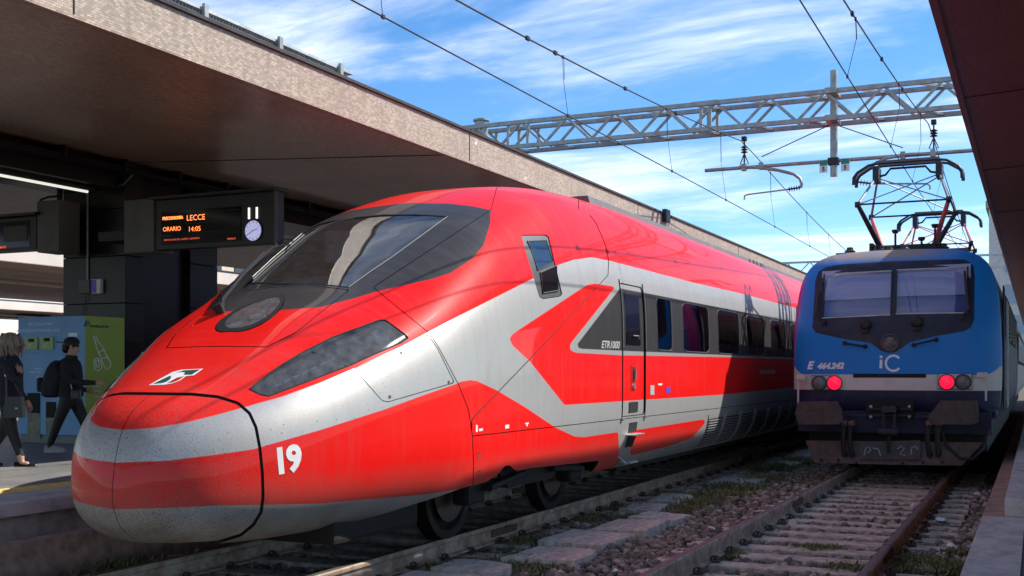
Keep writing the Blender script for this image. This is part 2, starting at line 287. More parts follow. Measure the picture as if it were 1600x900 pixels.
def track(xc, y0, y1, s0, s1, mrail, mtop, rust):
    t = thing('railway_track', None, None, (xc, y0, -0.27), kind='structure')
    for sd in (-1, 1):
        x = xc + sd * .7535
        r = MB().prism([(x + a, b) for a, b in RAIL], 'xz', y0, y1).build('rail', mrail, t, smooth=False)
        MB().box(x - .027, x + .027, y0, y1, -.002, .002).build('running_surface', mtop, r)
        for yj in ((10.62, 21.5) if sd * xc < 0 else (14.4,)):                      # fish-plated joints
            MB().bbox(x - .03, x + .03, yj - .3, yj + .3, -.125, -.052, .008).build('fishplate', rust, r)
            MB().box(x - .0375, x + .0375, yj - .004, yj + .004, -.05, .0035).build('joint_gap', M['black_gap'], r)
    y = s0
    while y < s1:
        s = bpy.data.objects.new('sleeper', SLEEPER); COL.objects.link(s); s.parent = t; s.location = (rng.normal(0, .012), y - y0 + rng.normal(0, .012), .27 + rng.normal(-.004, .006)); s.rotation_euler = (0, 0, rng.normal(0, .008))
        for sd in (-1, 1):
            for e in (-1, 1):
                c = bpy.data.objects.new('rail_clip', CLIP); COL.objects.link(c); c.parent = s; c.scale = (.8, .8, .66); c.location = (sd * .7535 + e * .10, 0, -.155); c.rotation_euler = (0, 0, math.pi * (e < 0) + rng.normal(0, .15))
        y += .575
    return t
M['rail_top_r'] = mat('rail_top_r', (0.21, 0.105, 0.085), 0.6, metal=0.2, var=0.4, vscale=4)
M['rail_top_l'] = mat('rail_top_l', (0.28, 0.25, 0.22), 0.45, metal=0.6, var=0.4, vscale=4)
track(TC_R, 3.0, 70.0, 6.6, 20.5, M['rail_side'], M['rail_top_r'], M['rail_rust'])
track(TC_L, 3.0, 70.0, 6.3, 28.0, M['rail_side'], M['rail_top_l'], M['rail_rust'])

# ---- ballast: real stones, one mass
def rock_bases(n=7):
    bm = bmesh.new(); bmesh.ops.create_icosphere(bm, subdivisions=1, radius=1); V = np.array([v.co[:] for v in bm.verts]); F = np.array([[v.index for v in f.verts] for f in bm.faces]); bm.free(); out = []
    for i in range(n): out.append(V * (1 + rng.normal(0, .26, (len(V), 1))) * np.array([1.0, rng.uniform(.65, .95), rng.uniform(.5, .8)]))
    return out, F
SLABS = [(-4.35, 8.72, .60, .62, .03), (-3.99, 9.62, .68, .92, .06), (-4.10, 10.68, .68, 1.02, .02), (-4.00, 11.74, .62, .96, .015), (-3.93, 12.62, .52, .68, -.03), (-4.45, 13.60, .46, .66, .03), (-4.42, 14.75, .5, .9, .05), (-4.21, 17.85, .66, 1.25, -.06), (-4.28, 21.1, .66, 1.9, -.03), (-4.37, 24.0, .5, 1.5, .0), (-4.40, 7.95, .62, .72, .05)]
def rot2(a): return np.array([[math.cos(a), -math.sin(a)], [math.sin(a), math.cos(a)]])
def scatter_rocks():
    B, F = rock_bases(); P = []
    def zone(x0, x1, y0, y1, n, s0, s1): 
        p = np.column_stack([rng.uniform(x0, x1, n), rng.uniform(y0, y1, n), rng.uniform(s0, s1, n)]); P.append(p)
    zone(-4.95, -.42, 6.5, 13, 10500, .026, .052); zone(-4.95, -.42, 13, 21, 8000, .03, .054); zone(-5.0, -3.4, 20, 32, 2500, .035, .055); zone(-7.45, -5.0, 4.2, 9, 3600, .024, .042)
    p = np.concatenate(P); keep = np.ones(len(p), bool)
    for xc in (TC_L, TC_R):                                 # keep rail seats free
        for sd in (-1, 1): keep &= np.abs(p[:, 0] - xc - sd * .7535) > .10
    for (sx, sy, w, l, a) in SLABS:
        q = (p[:, :2] - [sx, sy]) @ rot2(a); keep &= ~((np.abs(q[:, 0]) < w / 2 - .02) & (np.abs(q[:, 1]) < l / 2 - .02))
    ph = ((p[:, 1] - 6.6) / .575) % 1.0; on_sl = (np.minimum(ph, 1 - ph) < .19) & (np.abs(p[:, 0] - TC_R) < 1.18); keep &= ~(on_sl & (rng.random(len(p)) < .86))
    p = p[keep]; n = len(p); V = []; k = rng.integers(0, len(B), n)
    base = np.array([B[i] for i in k]) * p[:, 2][:, None, None] * 1.15
    a = rng.uniform(0, 2 * math.pi, n); b = rng.normal(0, .5, n); ca, sa, cb_, sb = np.cos(a), np.sin(a), np.cos(b), np.sin(b)
    x, y, z = base[..., 0], base[..., 1], base[..., 2]
    y2 = y * cb_[:, None] - z * sb[:, None]; z2 = y * sb[:, None] + z * cb_[:, None]; x2 = x * ca[:, None] - y2 * sa[:, None]; y3 = x * sa[:, None] + y2 * ca[:, None]
    h = -.225 + .018 * np.sin(p[:, 0] * 3.1 + 1) * np.cos(p[:, 1] * 1.3) + rng.uniform(-.02, .025, n) + .03 * (np.abs(p[:, 0] + 3.4) < .35)
    V = np.stack([x2 + p[:, 0][:, None], y3 + p[:, 1][:, None], z2 + h[:, None]], -1).reshape(-1, 3)
    nb = B[0].shape[0]; FF = (F[None] + (np.arange(n) * nb)[:, None, None]).reshape(-1, 3)
    me = bpy.data.meshes.new('ballast'); me.vertices.add(len(V)); me.vertices.foreach_set('co', V.ravel()); me.loops.add(FF.size); me.loops.foreach_set('vertex_index', FF.ravel()); me.polygons.add(len(FF)); me.polygons.foreach_set('loop_start', np.arange(len(FF)) * 3); me.update(calc_edges=True)
    at = me.attributes.new('rnd', 'FLOAT', 'POINT'); at.data.foreach_set('value', np.repeat(rng.random(n), nb).astype(np.float32))
    m = bpy.data.materials.new('ballast_stone'); m.use_nodes = True; N, L = nodes(m); b = N['Principled BSDF']; b.inputs['Roughness'].default_value = .9
    an = N.new('ShaderNodeAttribute'); an.attribute_name = 'rnd'; cr = N.new('ShaderNodeValToRGB'); L.new(an.outputs['Fac'], cr.inputs[0]); L.new(cr.outputs[0], b.inputs['Base Color'])
    e = cr.color_ramp.elements; e[0].position = 0; e[0].color = (.11, .09, .07, 1); e[1].position = 1; e[1].color = (.52, .44, .36, 1)
    for ps, c in ((.35, (.20, .162, .128)), (.7, (.30, .243, .188)), (.93, (.42, .35, .28))): q = e.new(ps); q.color = (*c, 1)
    me.materials.append(m); o = bpy.data.objects.new('ballast', me); COL.objects.link(o); tag(o, 'dark brown crushed-stone ballast between and beside the rails', 'ballast', kind='stuff')
scatter_rocks()

# ---- the platforms
LP_X, LP_Z = -7.65, 0.47
pl = MB().box(-20.3, LP_X - .02, -6, 80, -.27, LP_Z - .12).build('platform', M['concrete'], kind='structure')
def platform_top_mat():
    m = mosaic('platform_floor', (0.20, 0.195, 0.19), (0.30, 0.29, 0.28), (0.11, 0.11, 0.105), 'YX', stain=(0.14, 0.135, 0.13), stainamt=.5, bw=.6, rh=.6, chips=False, rough=.42); return m
MB().box(-20.3, -8.62, -6, 80, LP_Z - .12, LP_Z).build('floor', platform_top_mat(), pl)
MB().box(LP_X, LP_X + .2, -6, 80, -.26, .16).build('lower_step', M['brown_stone'], pl)
for k in range(9):
    y = 3.2 + k * 1.6
    MB().bbox(-8.27, LP_X + (.0 if k % 2 else .006), y + .006, y + 1.594, LP_Z - .119, LP_Z + .001 * (k % 3), .012).build('coping_stone', M['kerb'], pl)
def tactile_tile(y):
    m = MB().box(-8.615, -8.275, y + .003, y + .397, LP_Z - .115, LP_Z - .001)
    for r in range(6): m.box(-8.605 + r * .056, -8.575 + r * .056, y + .015, y + .385, LP_Z - .001, LP_Z + .005)
    return m
t0 = tactile_tile(0).build('tactile_tile', M['tactile'], pl)
for k in range(30):
    t = t0 if k == 0 else child(pl, t0); t.location = (0, 4.4 + k * .4, 0)
RP_Z = 0.25; RP_X = -.446
pr = MB().box(RP_X + .05, 14, -6, 80, -.27, RP_Z - .16).build('platform', M['brown_stone'], kind='structure')
MB().box(-.09, 14, -6, 80, RP_Z - .16, RP_Z).build('floor', M['asphalt'], pr)
for k in range(7):
    y = 5.06 + k * 1.0
    o = MB().bbox(RP_X, -.094, y + .005, y + .995, RP_Z - .158, RP_Z + .004, .012).build('coping_stone', M['kerb'] if y < 10.9 else M['brown_stone'], pr)
for k in range(14):
    y = 12.06 + k * 1.5
    MB().bbox(RP_X, -.27, y + .005, y + 1.495, RP_Z - .158, RP_Z + .004, .012).build('coping_stone', M['brown_stone'], pr)
for k in range(14):
    y = 11.1 + k * 1.6
    MB().bbox(-.262, .35, y + .005, y + 1.595, RP_Z - .1, RP_Z + .16, .012).build('raised_kerb_stone', M['kerb'], pr)

# ---- the canopies over the platforms
def canopy(name, label, xe, xi, xm, ze, zm, fh, y0, y1, msof, mfas, joints, roofm):
    """xe: outer edge, xm: mid line, xi: inner edge; soffit rises from ze at the edges to zm in the middle"""
    sg = 1 if xe > xi else -1
    t = thing(name, label, 'canopy', (xm, y0, 0))
    MB().prism([(xe, ze + .004), (xe, ze + fh), (xe - sg * .12, ze + fh), (xe - sg * .12, ze + .004)], 'xz', y0, y1).build('fascia', mfas, t)
    s = MB().prism([(xe - sg * .002, ze), (xm, zm), (xi, ze), (xi, ze + .1), (xm, zm + .1), (xe - sg * .002, ze + .1)], 'xz', y0, y1).build('soffit', msof, t)
    MB().prism([(xe - sg * .121, ze + .105), (xe - sg * .121, ze + fh - .003), (xm, zm + .35), (xi, ze + fh - .003), (xi, ze + .105), (xm, zm + .105)], 'xz', y0, y1).build('roof_deck', roofm, t)
    MB().box(min(xe + sg * .035, xe - sg * .3), max(xe + sg * .035, xe - sg * .3), y0, y1, ze + fh + .001, ze + fh + .035).build('roof_flashing', M['roof_felt'], t)
    d = MB(); d.box(min(xe + sg * .012, xe - sg * .05), max(xe + sg * .012, xe - sg * .05), y0, y1, ze - .018, ze - .002); d.build('drip_edge', msof, t)
    for yj in joints:
        v = [(xe - sg * .06, yj, ze - .0005 + .0002), (xm, yj, zm - .003), (xm, yj + .014, zm - .003), (xe - sg * .06, yj + .014, ze - .0003)]
        MB().add([(a, b, c - .003) for a, b, c in v] + [(a, b, c + .02) for a, b, c in v], [(0, 1, 2, 3), (4, 7, 6, 5), (0, 4, 5, 1), (1, 5, 6, 2), (2, 6, 7, 3), (3, 7, 4, 0)]).build('soffit_joint', M['black_gap'], s)
    return t
LCX = -7.2
can_l = canopy('platform_canopy', 'long brown platform canopy with pale mosaic-tiled edge over the dark granite column', LCX, -20.6, -13.9, 4.47, 4.86, .413, -12, 80, M['soffit'], M['fascia'], (6.0, 13.6, 21.0, 29, 37), M['roof_felt'])
can_r = canopy('platform_canopy', 'dark red-brown platform canopy overhanging the platform beside the blue locomotive', -.767, 9.0, 4.0, 4.5, 4.75, .30, -12, 80, M['soffit_red'], M['soffit_red'], (8.3, 13.2, 18.1, 23), M['roof_felt'])
for yj in (7.0, 14.2, 21.6, 30.0):                          # joints and down-pipe brackets on the pale edge
    MB().box(LCX + .001, LCX + .006, yj, yj + .014, 4.49, 4.87).build('fascia_joint', M['black_gap'], can_l)
MB().bbox(LCX + .003, LCX + .10, 23.2, 23.5, 4.72, 4.98, .01).build('edge_bracket', M['steel_dark'], can_l)

# cable tray of perforated sheet along the roof edge
tray = thing('cable_tray', 'grey perforated metal cable tray along the top edge of the tiled canopy', 'cable tray', (-7.6, 6, 4.92))
TY0, TY1, TZ0, TZ1 = 1.0, 11.75, 5.02, 5.19
MB().box(-7.64, -7.57, TY0, TY1, TZ1 - .03, TZ1).build('top_rail', M['galv_light'], tray)
MB().box(-7.64, -7.57, TY0, TY1, TZ0 - .012, TZ0).build('bottom_rail', M['galv_light'], tray)
MB().box(-7.95, -7.63, TY0, TY1 + .15, TZ1 + .001, TZ1 + .012).build('lid', M['galv_light'], tray)
for yk in (1.6, 2.9, 4.1, 5.35, 6.6, 7.85, 9.06, 10.3, 11.5):
    MB().box(-7.565, -7.53, yk - .03, yk + .03, TZ0 - .10, TZ1 + .03).build('post', M['galv'], tray)
for k, (a, b) in enumerate(zip((1.0, 1.6, 2.9, 4.1, 5.35, 6.6, 7.85, 9.06, 10.3, 11.5), (1.6, 2.9, 4.1, 5.35, 6.6, 7.85, 9.06, 10.3, 11.5, 11.75))):
    m = MB(); n = int((b - a) / .05); zs = np.linspace(TZ0, TZ1 - .03, 5)
    for j in range(n): y = a + .03 + j * .05; m.box(-7.606, -7.602, y, y + .012, TZ0, TZ1 - .03)
    for z in zs[1:-1]: m.box(-7.6065, -7.6015, a + .03, b - .03, z - .006, z + .006)
    m.build('mesh_panel', M['galv_light'], tray)
# ================================================================ THE RED HIGH-SPEED TRAIN
def pchip(x, y, xi):
    x = np.asarray(x, float); y = np.asarray(y, float); xi = np.asarray(xi, float); h = np.diff(x); d = np.diff(y) / h; m = np.zeros(len(x))
    for k in range(1, len(x) - 1):
        if d[k - 1] * d[k] > 0: w1 = 2 * h[k] + h[k - 1]; w2 = h[k] + 2 * h[k - 1]; m[k] = (w1 + w2) / (w1 / d[k - 1] + w2 / d[k])
    m[0] = d[0]; m[-1] = d[-1]; i = np.clip(np.searchsorted(x, xi) - 1, 0, len(h) - 1); t = (xi - x[i]) / h[i]
    return (2 * t**3 - 3 * t**2 + 1) * y[i] + (t**3 - 2 * t**2 + t) * h[i] * m[i] + (-2 * t**3 + 3 * t**2) * y[i + 1] + (t**3 - t**2) * h[i] * m[i + 1]
Y0 = 5.94
def q_of(Y): return np.sqrt(np.maximum(np.asarray(Y, float) - Y0, 0))
_K = {
 'zt': ([5.94, 5.95, 5.98, 6.02, 6.09, 6.2, 6.32, 6.47, 6.58, 7.0, 7.5, 8.05, 8.6, 9.0, 9.4, 10.0, 10.85, 12, 13, 14.5, 60], [.70, .82, .985, 1.11, 1.225, 1.32, 1.385, 1.455, 1.51, 1.745, 2.03, 2.285, 2.59, 2.815, 3.03, 3.27, 3.51, 3.66, 3.71, 3.73, 3.73]),
 'zb': ([5.94, 5.95, 5.98, 6.02, 6.09, 6.2, 6.32, 6.47, 7.0, 60], [.69, .615, .54, .47, .41, .345, .315, .295, .27, .27]),
 'W': ([5.94, 5.95, 5.98, 6.02, 6.09, 6.2, 6.32, 6.47, 6.58, 7.0, 7.5, 8.05, 8.6, 9.0, 9.4, 10.5, 60], [0, .133, .265, .373, .50, .645, .755, .86, .925, 1.10, 1.24, 1.345, 1.415, 1.44, 1.455, 1.46, 1.46]),
 'zw': ([5.94, 6.2, 6.47, 7.0, 8.0, 9.4, 12, 60], [.695, .75, .82, .95, 1.15, 1.35, 1.65, 1.65]),
 'n': ([5.94, 6.2, 6.47, 7.0, 8.0, 9.2, 10.5, 12, 60], [2.3, 2.5, 2.7, 3.0, 3.2, 3.4, 3.2, 3.1, 3.1]),
 'nb': ([5.94, 6.47, 7.2, 8, 9, 60], [2.2, 2.6, 2.9, 3.3, 4.6, 4.6])}
def sp(k, Y): return pchip(q_of(_K[k][0]), _K[k][1], q_of(Y))
NJ = 150
def section(Y, inset=0.0):
    zt, zb, W, zw, n, nb = [float(sp(k, Y)) for k in ('zt', 'zb', 'W', 'zw', 'n', 'nb')]
    zt -= inset; zb += inset; W = max(W - inset, 1e-4); zt = max(zt, zw + 1e-4); zb = min(zb, zw - 1e-4)
    f = np.linspace(0, math.pi / 2, 260)
    hw = np.concatenate([W * np.sin(f) ** (2 / n), W * np.cos(f[1:]) ** (2 / nb)]); z = np.concatenate([zw + (zt - zw) * np.cos(f) ** (2 / n), zw - (zw - zb) * np.sin(f[1:]) ** (2 / nb)])
    s = np.concatenate([[0], np.cumsum(np.hypot(np.diff(hw), np.diff(z)))]); u = np.linspace(0, s[-1], NJ + 1)
    return np.interp(u, s, hw), np.interp(u, s, z)
def body_hw(Y, z):
    hw, zz = section(Y); return float(np.interp(-z, -zz, hw))
TC = TC_L
STN = np.concatenate([Y0 + np.linspace(0.004, math.sqrt(.7), 46) ** 2, np.arange(6.66, 14.0, .026), np.arange(14.0, 24.0, .06), np.arange(24.0, 34.01, .25), np.arange(36, 61, 3.0)])
def shell(stn, inset=0.0, js=1):
    R = []
    for Y in stn:
        hw, z = section(Y, inset); hw = hw[::js]; z = z[::js]; x = np.concatenate([TC + hw, (TC - hw)[1:-1][::-1]]); zz = np.concatenate([z, z[1:-1][::-1]]); R.append(np.column_stack([x, np.full(len(x), Y), zz]))
    n = len(R[0]); V = np.concatenate(R); i = np.arange(len(stn) - 1)[:, None] * n; j = np.arange(n)[None]; k = (j + 1) % n
    a, b, c, d = (i + j).ravel(), (i + k).ravel(), (i + n + k).ravel(), (i + n + j).ravel()
    F = np.concatenate([np.column_stack([a, b, c]), np.column_stack([a, c, d])])
    tip = np.array([[TC, stn[0] - .003, .70]]); V = np.concatenate([V, tip]); tn = len(V) - 1; F = np.concatenate([F, np.column_stack([np.full(n, tn), (np.arange(n) + 1) % n, np.arange(n)])]); return V, F
def clip(D, F, d):
    """part of a triangle mesh where d > 0; D = per-vertex rows (xyz + fields), cut cleanly along d = 0"""
    ins = d > 0; c = ins[F].sum(1); out = [F[c == 3]]; nD = [D]; nn = len(D); edges = {}
    mixed = F[(c == 1) | (c == 2)]; cm = c[(c == 1) | (c == 2)]
    if len(mixed):
        odd = np.where(cm == 1, True, False); lone = np.where(odd[:, None], ins[mixed], ~ins[mixed]).argmax(1)
        idx = (lone[:, None] + np.arange(3)[None]) % 3; T = np.take_along_axis(mixed, idx, 1)
        E = np.concatenate([T[:, [0, 1]], T[:, [0, 2]]]); Es = np.sort(E, 1); U, inv = np.unique(Es, axis=0, return_inverse=True); inv = inv.ravel()
        t = d[U[:, 0]] / (d[U[:, 0]] - d[U[:, 1]]); nD.append(D[U[:, 0]] + (D[U[:, 1]] - D[U[:, 0]]) * t[:, None]); m = len(T); e1 = nn + inv[:m]; e2 = nn + inv[m:]
        o = odd; out.append(np.column_stack([T[o, 0], e1[o], e2[o]])); o = ~odd
        out.append(np.column_stack([e1[o], T[o, 1], T[o, 2]])); out.append(np.column_stack([e1[o], T[o, 2], e2[o]]))
    Fn = np.concatenate(out); Dn = np.concatenate(nD); used = np.zeros(len(Dn), bool); used[Fn.ravel()] = True; mp = np.cumsum(used) - 1
    return Dn[used], mp[Fn]
def sd_poly(px, py, poly):
    """signed distance, positive inside"""
    P = np.asarray(poly, float); Q = np.roll(P, -1, 0); best = np.full(px.shape, 1e18); ins = np.zeros(px.shape, bool)
    for (ax, ay), (bx, by) in zip(P, Q):
        ex, ey = bx - ax, by - ay; wx, wy = px - ax, py - ay; t = np.clip((wx * ex + wy * ey) / (ex * ex + ey * ey + 1e-12), 0, 1)
        best = np.minimum(best, (wx - ex * t) ** 2 + (wy - ey * t) ** 2); c = (ay > py) != (by > py)
        ins ^= c & (px < (bx - ax) * (py - ay) / (by - ay + 1e-12) + ax)
    return np.where(ins, 1, -1) * np.sqrt(best)
def sd_rrect(a, b, a0, a1, b0, b1, r):
    qa = np.abs(a - (a0 + a1) / 2) - (a1 - a0) / 2 + r; qb = np.abs(b - (b0 + b1) / 2) - (b1 - b0) / 2 + r
    return -(np.hypot(np.maximum(qa, 0), np.maximum(qb, 0)) + np.minimum(np.maximum(qa, qb), 0) - r)
PX = dict(
 red1=[(0, 640), (118, 652), (144, 660), (160, 669), (188, 672), (240, 669), (292, 660), (340, 648), (376, 638), (390, 634), (440, 620), (500, 598), (552, 576), (628, 541), (672, 517), (700, 502), (835, 434), (875, 413), (896, 406), (924, 402), (950, 407), (1001, 420), (1085, 442), (1155, 458), (1235, 479), (1620, 580), (1620, -400), (0, -400)],
 red2=[(0, 690), (118, 712), (178, 723), (260, 720), (340, 710), (396, 702), (416, 696), (500, 672), (600, 640), (660, 618), (712, 600), (721, 596), (735, 594), (745, 595), (775, 609), (819, 635), (868, 668), (898, 682), (913, 683), (966, 675), (968, 720), (955, 735), (840, 762), (740, 772), (738, 762), (700, 767), (660, 773), (580, 780), (500, 787), (412, 789), (340, 790), (260, 794), (180, 796), (126, 786), (0, 770)],
 red3=[(796, 530), (800, 523), (808, 517), (905, 453), (918, 445), (930, 443), (962, 448), (893, 535), (890, 542), (892, 548), (901, 551), (970, 555), (1136, 558), (1235, 561), (1620, 580), (1240, 605), (1125, 617), (882, 633), (828, 565), (801, 540)],
 red4=[(985, 673), (1006, 670), (1094, 656), (1102, 656), (1101, 662), (1082, 684), (1050, 696), (985, 712)],
 mask=[(200, 430), (314, 474), (347, 486), (434, 485), (500, 480), (519, 475), (550, 467), (583, 457), (612, 450), (675, 436), (703, 427), (737, 405), (756, 383), (766, 349), (767, 328), (737, 322), (700, 318), (644, 317), (597, 319), (550, 324), (480, 328), (300, 300)],
 band=[(902, 542), (902, 538), (969, 450), (1235, 502), (1620, 580), (1235, 559), (970, 548), (908, 545)],
 glass=[(300, 436), (394, 442), (450, 443), (494, 444), (545, 449), (612, 402), (700, 338), (650, 335), (597, 336), (559, 339), (500, 345), (300, 330)],
 hatch=[(0, 640), (100, 622), (172, 618), (220, 615), (300, 616), (340, 620), (372, 630), (390, 646), (400, 668), (406, 700), (410, 740), (411, 776), (408, 800), (396, 820), (376, 836), (340, 847), (280, 851), (200, 851), (0, 860)],
 head=[(389, 608), (416, 587), (440, 570), (475, 549), (519, 527), (592, 500), (601, 500), (607, 503), (631, 521), (638, 528), (628, 535), (575, 558), (544, 572), (420, 619), (408, 617)],
 access=[(553, 576), (628, 543), (669, 523), (684, 545), (710, 598), (606, 628), (597, 626)],
 hood=[(0, 548), (200, 546), (260, 545), (340, 541), (417, 542), (463, 519), (500, 489), (546, 453), (494, 447), (394, 446), (0, 440)],
 lamp=[(397 + 52 * math.cos(t) * .887 + 22 * math.sin(t) * .462, 488 - 52 * math.cos(t) * .462 + 22 * math.sin(t) * .887) for t in np.linspace(0, 2 * math.pi, 29)[:-1]],
 cabwin=[(815, 369), (818, 367), (853, 367), (857, 370), (878, 459), (875, 463), (848, 467), (843, 464)],
 rearA=[(583, 449), (670, 520), (684, 540), (716, 600), (732, 640), (738, 680), (740, 724), (739, 762), (739, 900), (1800, 900), (1800, -500), (830, -500), (790, 240), (767, 328)],
 rearB=[(903, 270), (905, 306), (910, 322), (931, 348), (945, 380), (951, 407), (950, 430), (828, 561), (742, 650), (737, 656), (738, 900), (1800, 900), (1800, -500), (900, -500)],
 skirt=[(700, 686), (742, 681), (1235, 625), (1620, 580), (1700, 700), (1700, 1000), (700, 1000)])
def smooth_poly(poly, k=1):                                # corner cutting keeps long edges straight
    return poly
def build_train():
    T = thing('high_speed_train', 'red and silver streamlined high-speed train standing at the platform with the clock', 'train', (TC, 18, 0.0))
    V, F = shell(STN)
    def fields(V):
        Pm = V.copy(); Pm[:, 0] = TC + np.abs(V[:, 0] - TC); x, y, d = project(Pm); k = d / FPX
        hidden = (V[:, 2] > 3.35) & (V[:, 1] > 11.0)
        y = np.where(hidden, np.minimum(y, 290), y)
        s = {n: sd_poly(x, y, p) * k for n, p in PX.items()}
        cutz = np.interp(V[:, 1], [6.9, 7.3, 8.0, 8.57, 8.95, 9.12, 9.24, 9.34, 9.48, 9.62, 9.8, 11.9, 12.0, 60], [-1, .30, .45, .56, .585, .62, .70, .70, .645, .63, .635, .555, .40, .37]); s['cut'] = V[:, 2] - cutz
        
        far = V[:, 2] > 3.3
        for n_ in ('cabwin', 'access', 'head'): s[n_] = np.where(far, -.3, s[n_])
        s['red'] = np.max([s['red1'], s['red2'], s['red3'], s['red4']], 0); s['blk'] = np.maximum(s['mask'], s['band']); s['x'] = V[:, 0] - TC
        return s
    S = fields(V); names = list(S); D = np.column_stack([V] + [S[n] for n in names]); ci = {n: 3 + i for i, n in enumerate(names)}
    def g(D, n): return D[:, ci[n]]
    tri_bvh = BVHTree.FromPolygons([tuple(v) for v in V.tolist()], [tuple(f) for f in F.tolist()])
    orgn = ORIGIN[T.name]
    def link(name, D, F, material, parent=T, push=0.0):
        if not len(F): return None
        me = bpy.data.meshes.new(name); P = D[:, :3] - orgn
        me.vertices.add(len(P)); me.vertices.foreach_set('co', P.ravel()); me.loops.add(F.size); me.loops.foreach_set('vertex_index', F.astype(np.int32).ravel()); me.polygons.add(len(F)); me.polygons.foreach_set('loop_start', np.arange(len(F)) * 3); me.update(calc_edges=True)
        me.polygons.foreach_set('use_smooth', np.ones(len(F), bool))
        for n in ('red', 'blk'):
            at = me.attributes.new(n, 'FLOAT', 'POINT'); at.data.foreach_set('value', g(D, n).astype(np.float32))
        if push:
            nv = np.zeros(len(P) * 3); me.vertex_normals.foreach_get('vector', nv); P2 = P + nv.reshape(-1, 3) * push; me.vertices.foreach_set('co', P2.ravel()); me.update()
        me.materials.append(material); o = bpy.data.objects.new(name, me); COL.objects.link(o); o.parent = parent; return o
    D, F = clip(D, F, g(D, 'cut'))
    livery = M['livery']
    def take(D, F, n, gap=.004):                           # (piece, rest) with a real gap between
        return clip(D, F, g(D, n) - gap), clip(D, F, -g(D, n) - gap)
    def sides(name, piece, material, push=0.0, parent=T):
        r = link(name, *clip(*piece, g(piece[0], 'x') - 1e-3), material, parent, push); l = link(name, *clip(*piece, -g(piece[0], 'x') - 1e-3), material, parent, push); return r, l
    # --- pieces cut out of the skin
    hatch, (D, F) = take(D, F, 'hatch', .011); hatch_lr = []
    for sg in (1, -1): hatch_lr.append(link('coupler_cover', *clip(*hatch, sg * g(hatch[0], 'x') - .003), livery))
    glass, (D, F) = take(D, F, 'glass', .004); ws = link('windscreen', *glass, M['windscreen'], push=-.006)
    lampp, (D, F) = take(D, F, 'lamp', .002)
    head, (D, F) = take(D, F, 'head', .005); hl = sides('headlight', head, M['lens'], push=-.004)
    acc, (D, F) = take(D, F, 'access', .003); ac = sides('access_panel', acc, livery)
    hood, (D, F) = take(D, F, 'hood', .003); link('hood_panel', *hood, livery)
    cabw, (D, F) = take(D, F, 'cabwin', .003); cw = sides('cab_side_window', cabw, M['frame_grey'], push=-.006)
    # doors and windows, in metres along the body
    a, b = D[:, 1], D[:, 2]
    DOORS = [(12.33, 13.14)]; WIN = [(13.66, 14.26)] + [(14.80 + 1.845 * k, 16.10 + 1.845 * k) for k in range(9)]
    def cut_rect(D, F, r, rad, gap):
        s = sd_rrect(D[:, 1], D[:, 2], *r, rad); p = clip(D, F, s - gap); return p, clip(D, F, -s - gap)
    doors = []
    for (y0, y1) in DOORS: p, (D, F) = cut_rect(D, F, (y0, y1, 1.03, 2.56), .05, .004); doors.append((sides('door', p, livery, push=-.012), y0, y1))
    wins = []
    for (y0, y1) in WIN: p, (D, F) = cut_rect(D, F, (y0, y1, 1.815, 2.47), .06, .003); wins.append((p, y0, y1))
    # main skin panels
    rear, nose = clip(D, F, g(D, 'rearA') - .003), clip(D, F, -g(D, 'rearA') - .003)
    skin = link('nose_shell', *nose, livery)
    rb, cab = clip(*rear, g(rear[0], 'rearB') - .004), clip(*rear, -g(rear[0], 'rearB') - .004); link('cab_panel', *cab, livery)
    sk, up = clip(*rb, g(rb[0], 'skirt') - .004), clip(*rb, -g(rb[0], 'skirt') - .004); body = link('body_shell', *up, livery)
    skirt = link('side_skirt', *sk, livery)
    # dark lining behind the joints, open behind the windscreen, lamps and side windows
    stn2 = np.concatenate([STN[:46:2], STN[46:len(STN) - 9:4], STN[-9:]]); V2, F2 = shell(stn2, .018, 2); S2 = fields(V2); D2 = np.column_stack([V2] + [S2[n] for n in names])
    D2, F2 = clip(D2, F2, g(D2, 'cut') - .01)
    for n in ('glass', 'lamp', 'head'): D2, F2 = clip(D2, F2, -g(D2, n) + .004)
    for (_, y0, y1) in wins: s = sd_rrect(D2[:, 1], D2[:, 2], y0, y1, 1.815, 2.47, .09); D2, F2 = clip(D2, F2, -s + .01)
    link('inner_lining', D2, F2, M['lining'])
    V3, F3 = shell(np.arange(8.1, 10.95, .06), .05, 2); S3 = fields(V3); D3 = np.column_stack([V3] + [S3[n] for n in names]); keep = F3[(F3 < len(V3) - 1).all(1)]
    D3, F3 = clip(D3, keep, D3[:, 2] - 1.5); D3, F3 = clip(D3, F3, -g(D3, 'glass') + .01); link('cab_wall_lining', D3, F3, M['cab_wall'])
    # --- windows: pane + frame ring + half-drawn blind
    for (p, y0, y1) in wins:
        for sg in (1, -1):
            q = clip(*p, sg * g(p[0], 'x') - .2)
            o = link('window', *q, M['win_glass'], push=-.005)
            zs = np.linspace(0, 1, 11); ring = MB(); pts = []
            for t in np.linspace(0, 2 * math.pi, 40)[:-1]:
                cx, sx = math.cos(t), math.sin(t); hy = (y1 - y0) / 2; hz = .3275; e = 2 / 10
                yy = (y0 + y1) / 2 + hy * np.sign(cx) * abs(cx) ** e; zz = 2.1425 + hz * np.sign(sx) * abs(sx) ** e; pts.append((TC + sg * (body_hw(yy, zz) + .002), yy, zz))
            ring.tube(pts, .006, 5, closed=True); ring.build('window_seal', M['seal_grey'], o, smooth=True)
            if sg > 0:
                xb = TC + 1.30; MB().box(xb, xb + .006, y0 - .02, y1 + .02, 2.36, 2.50).build('blind', M['blind_red'], o)
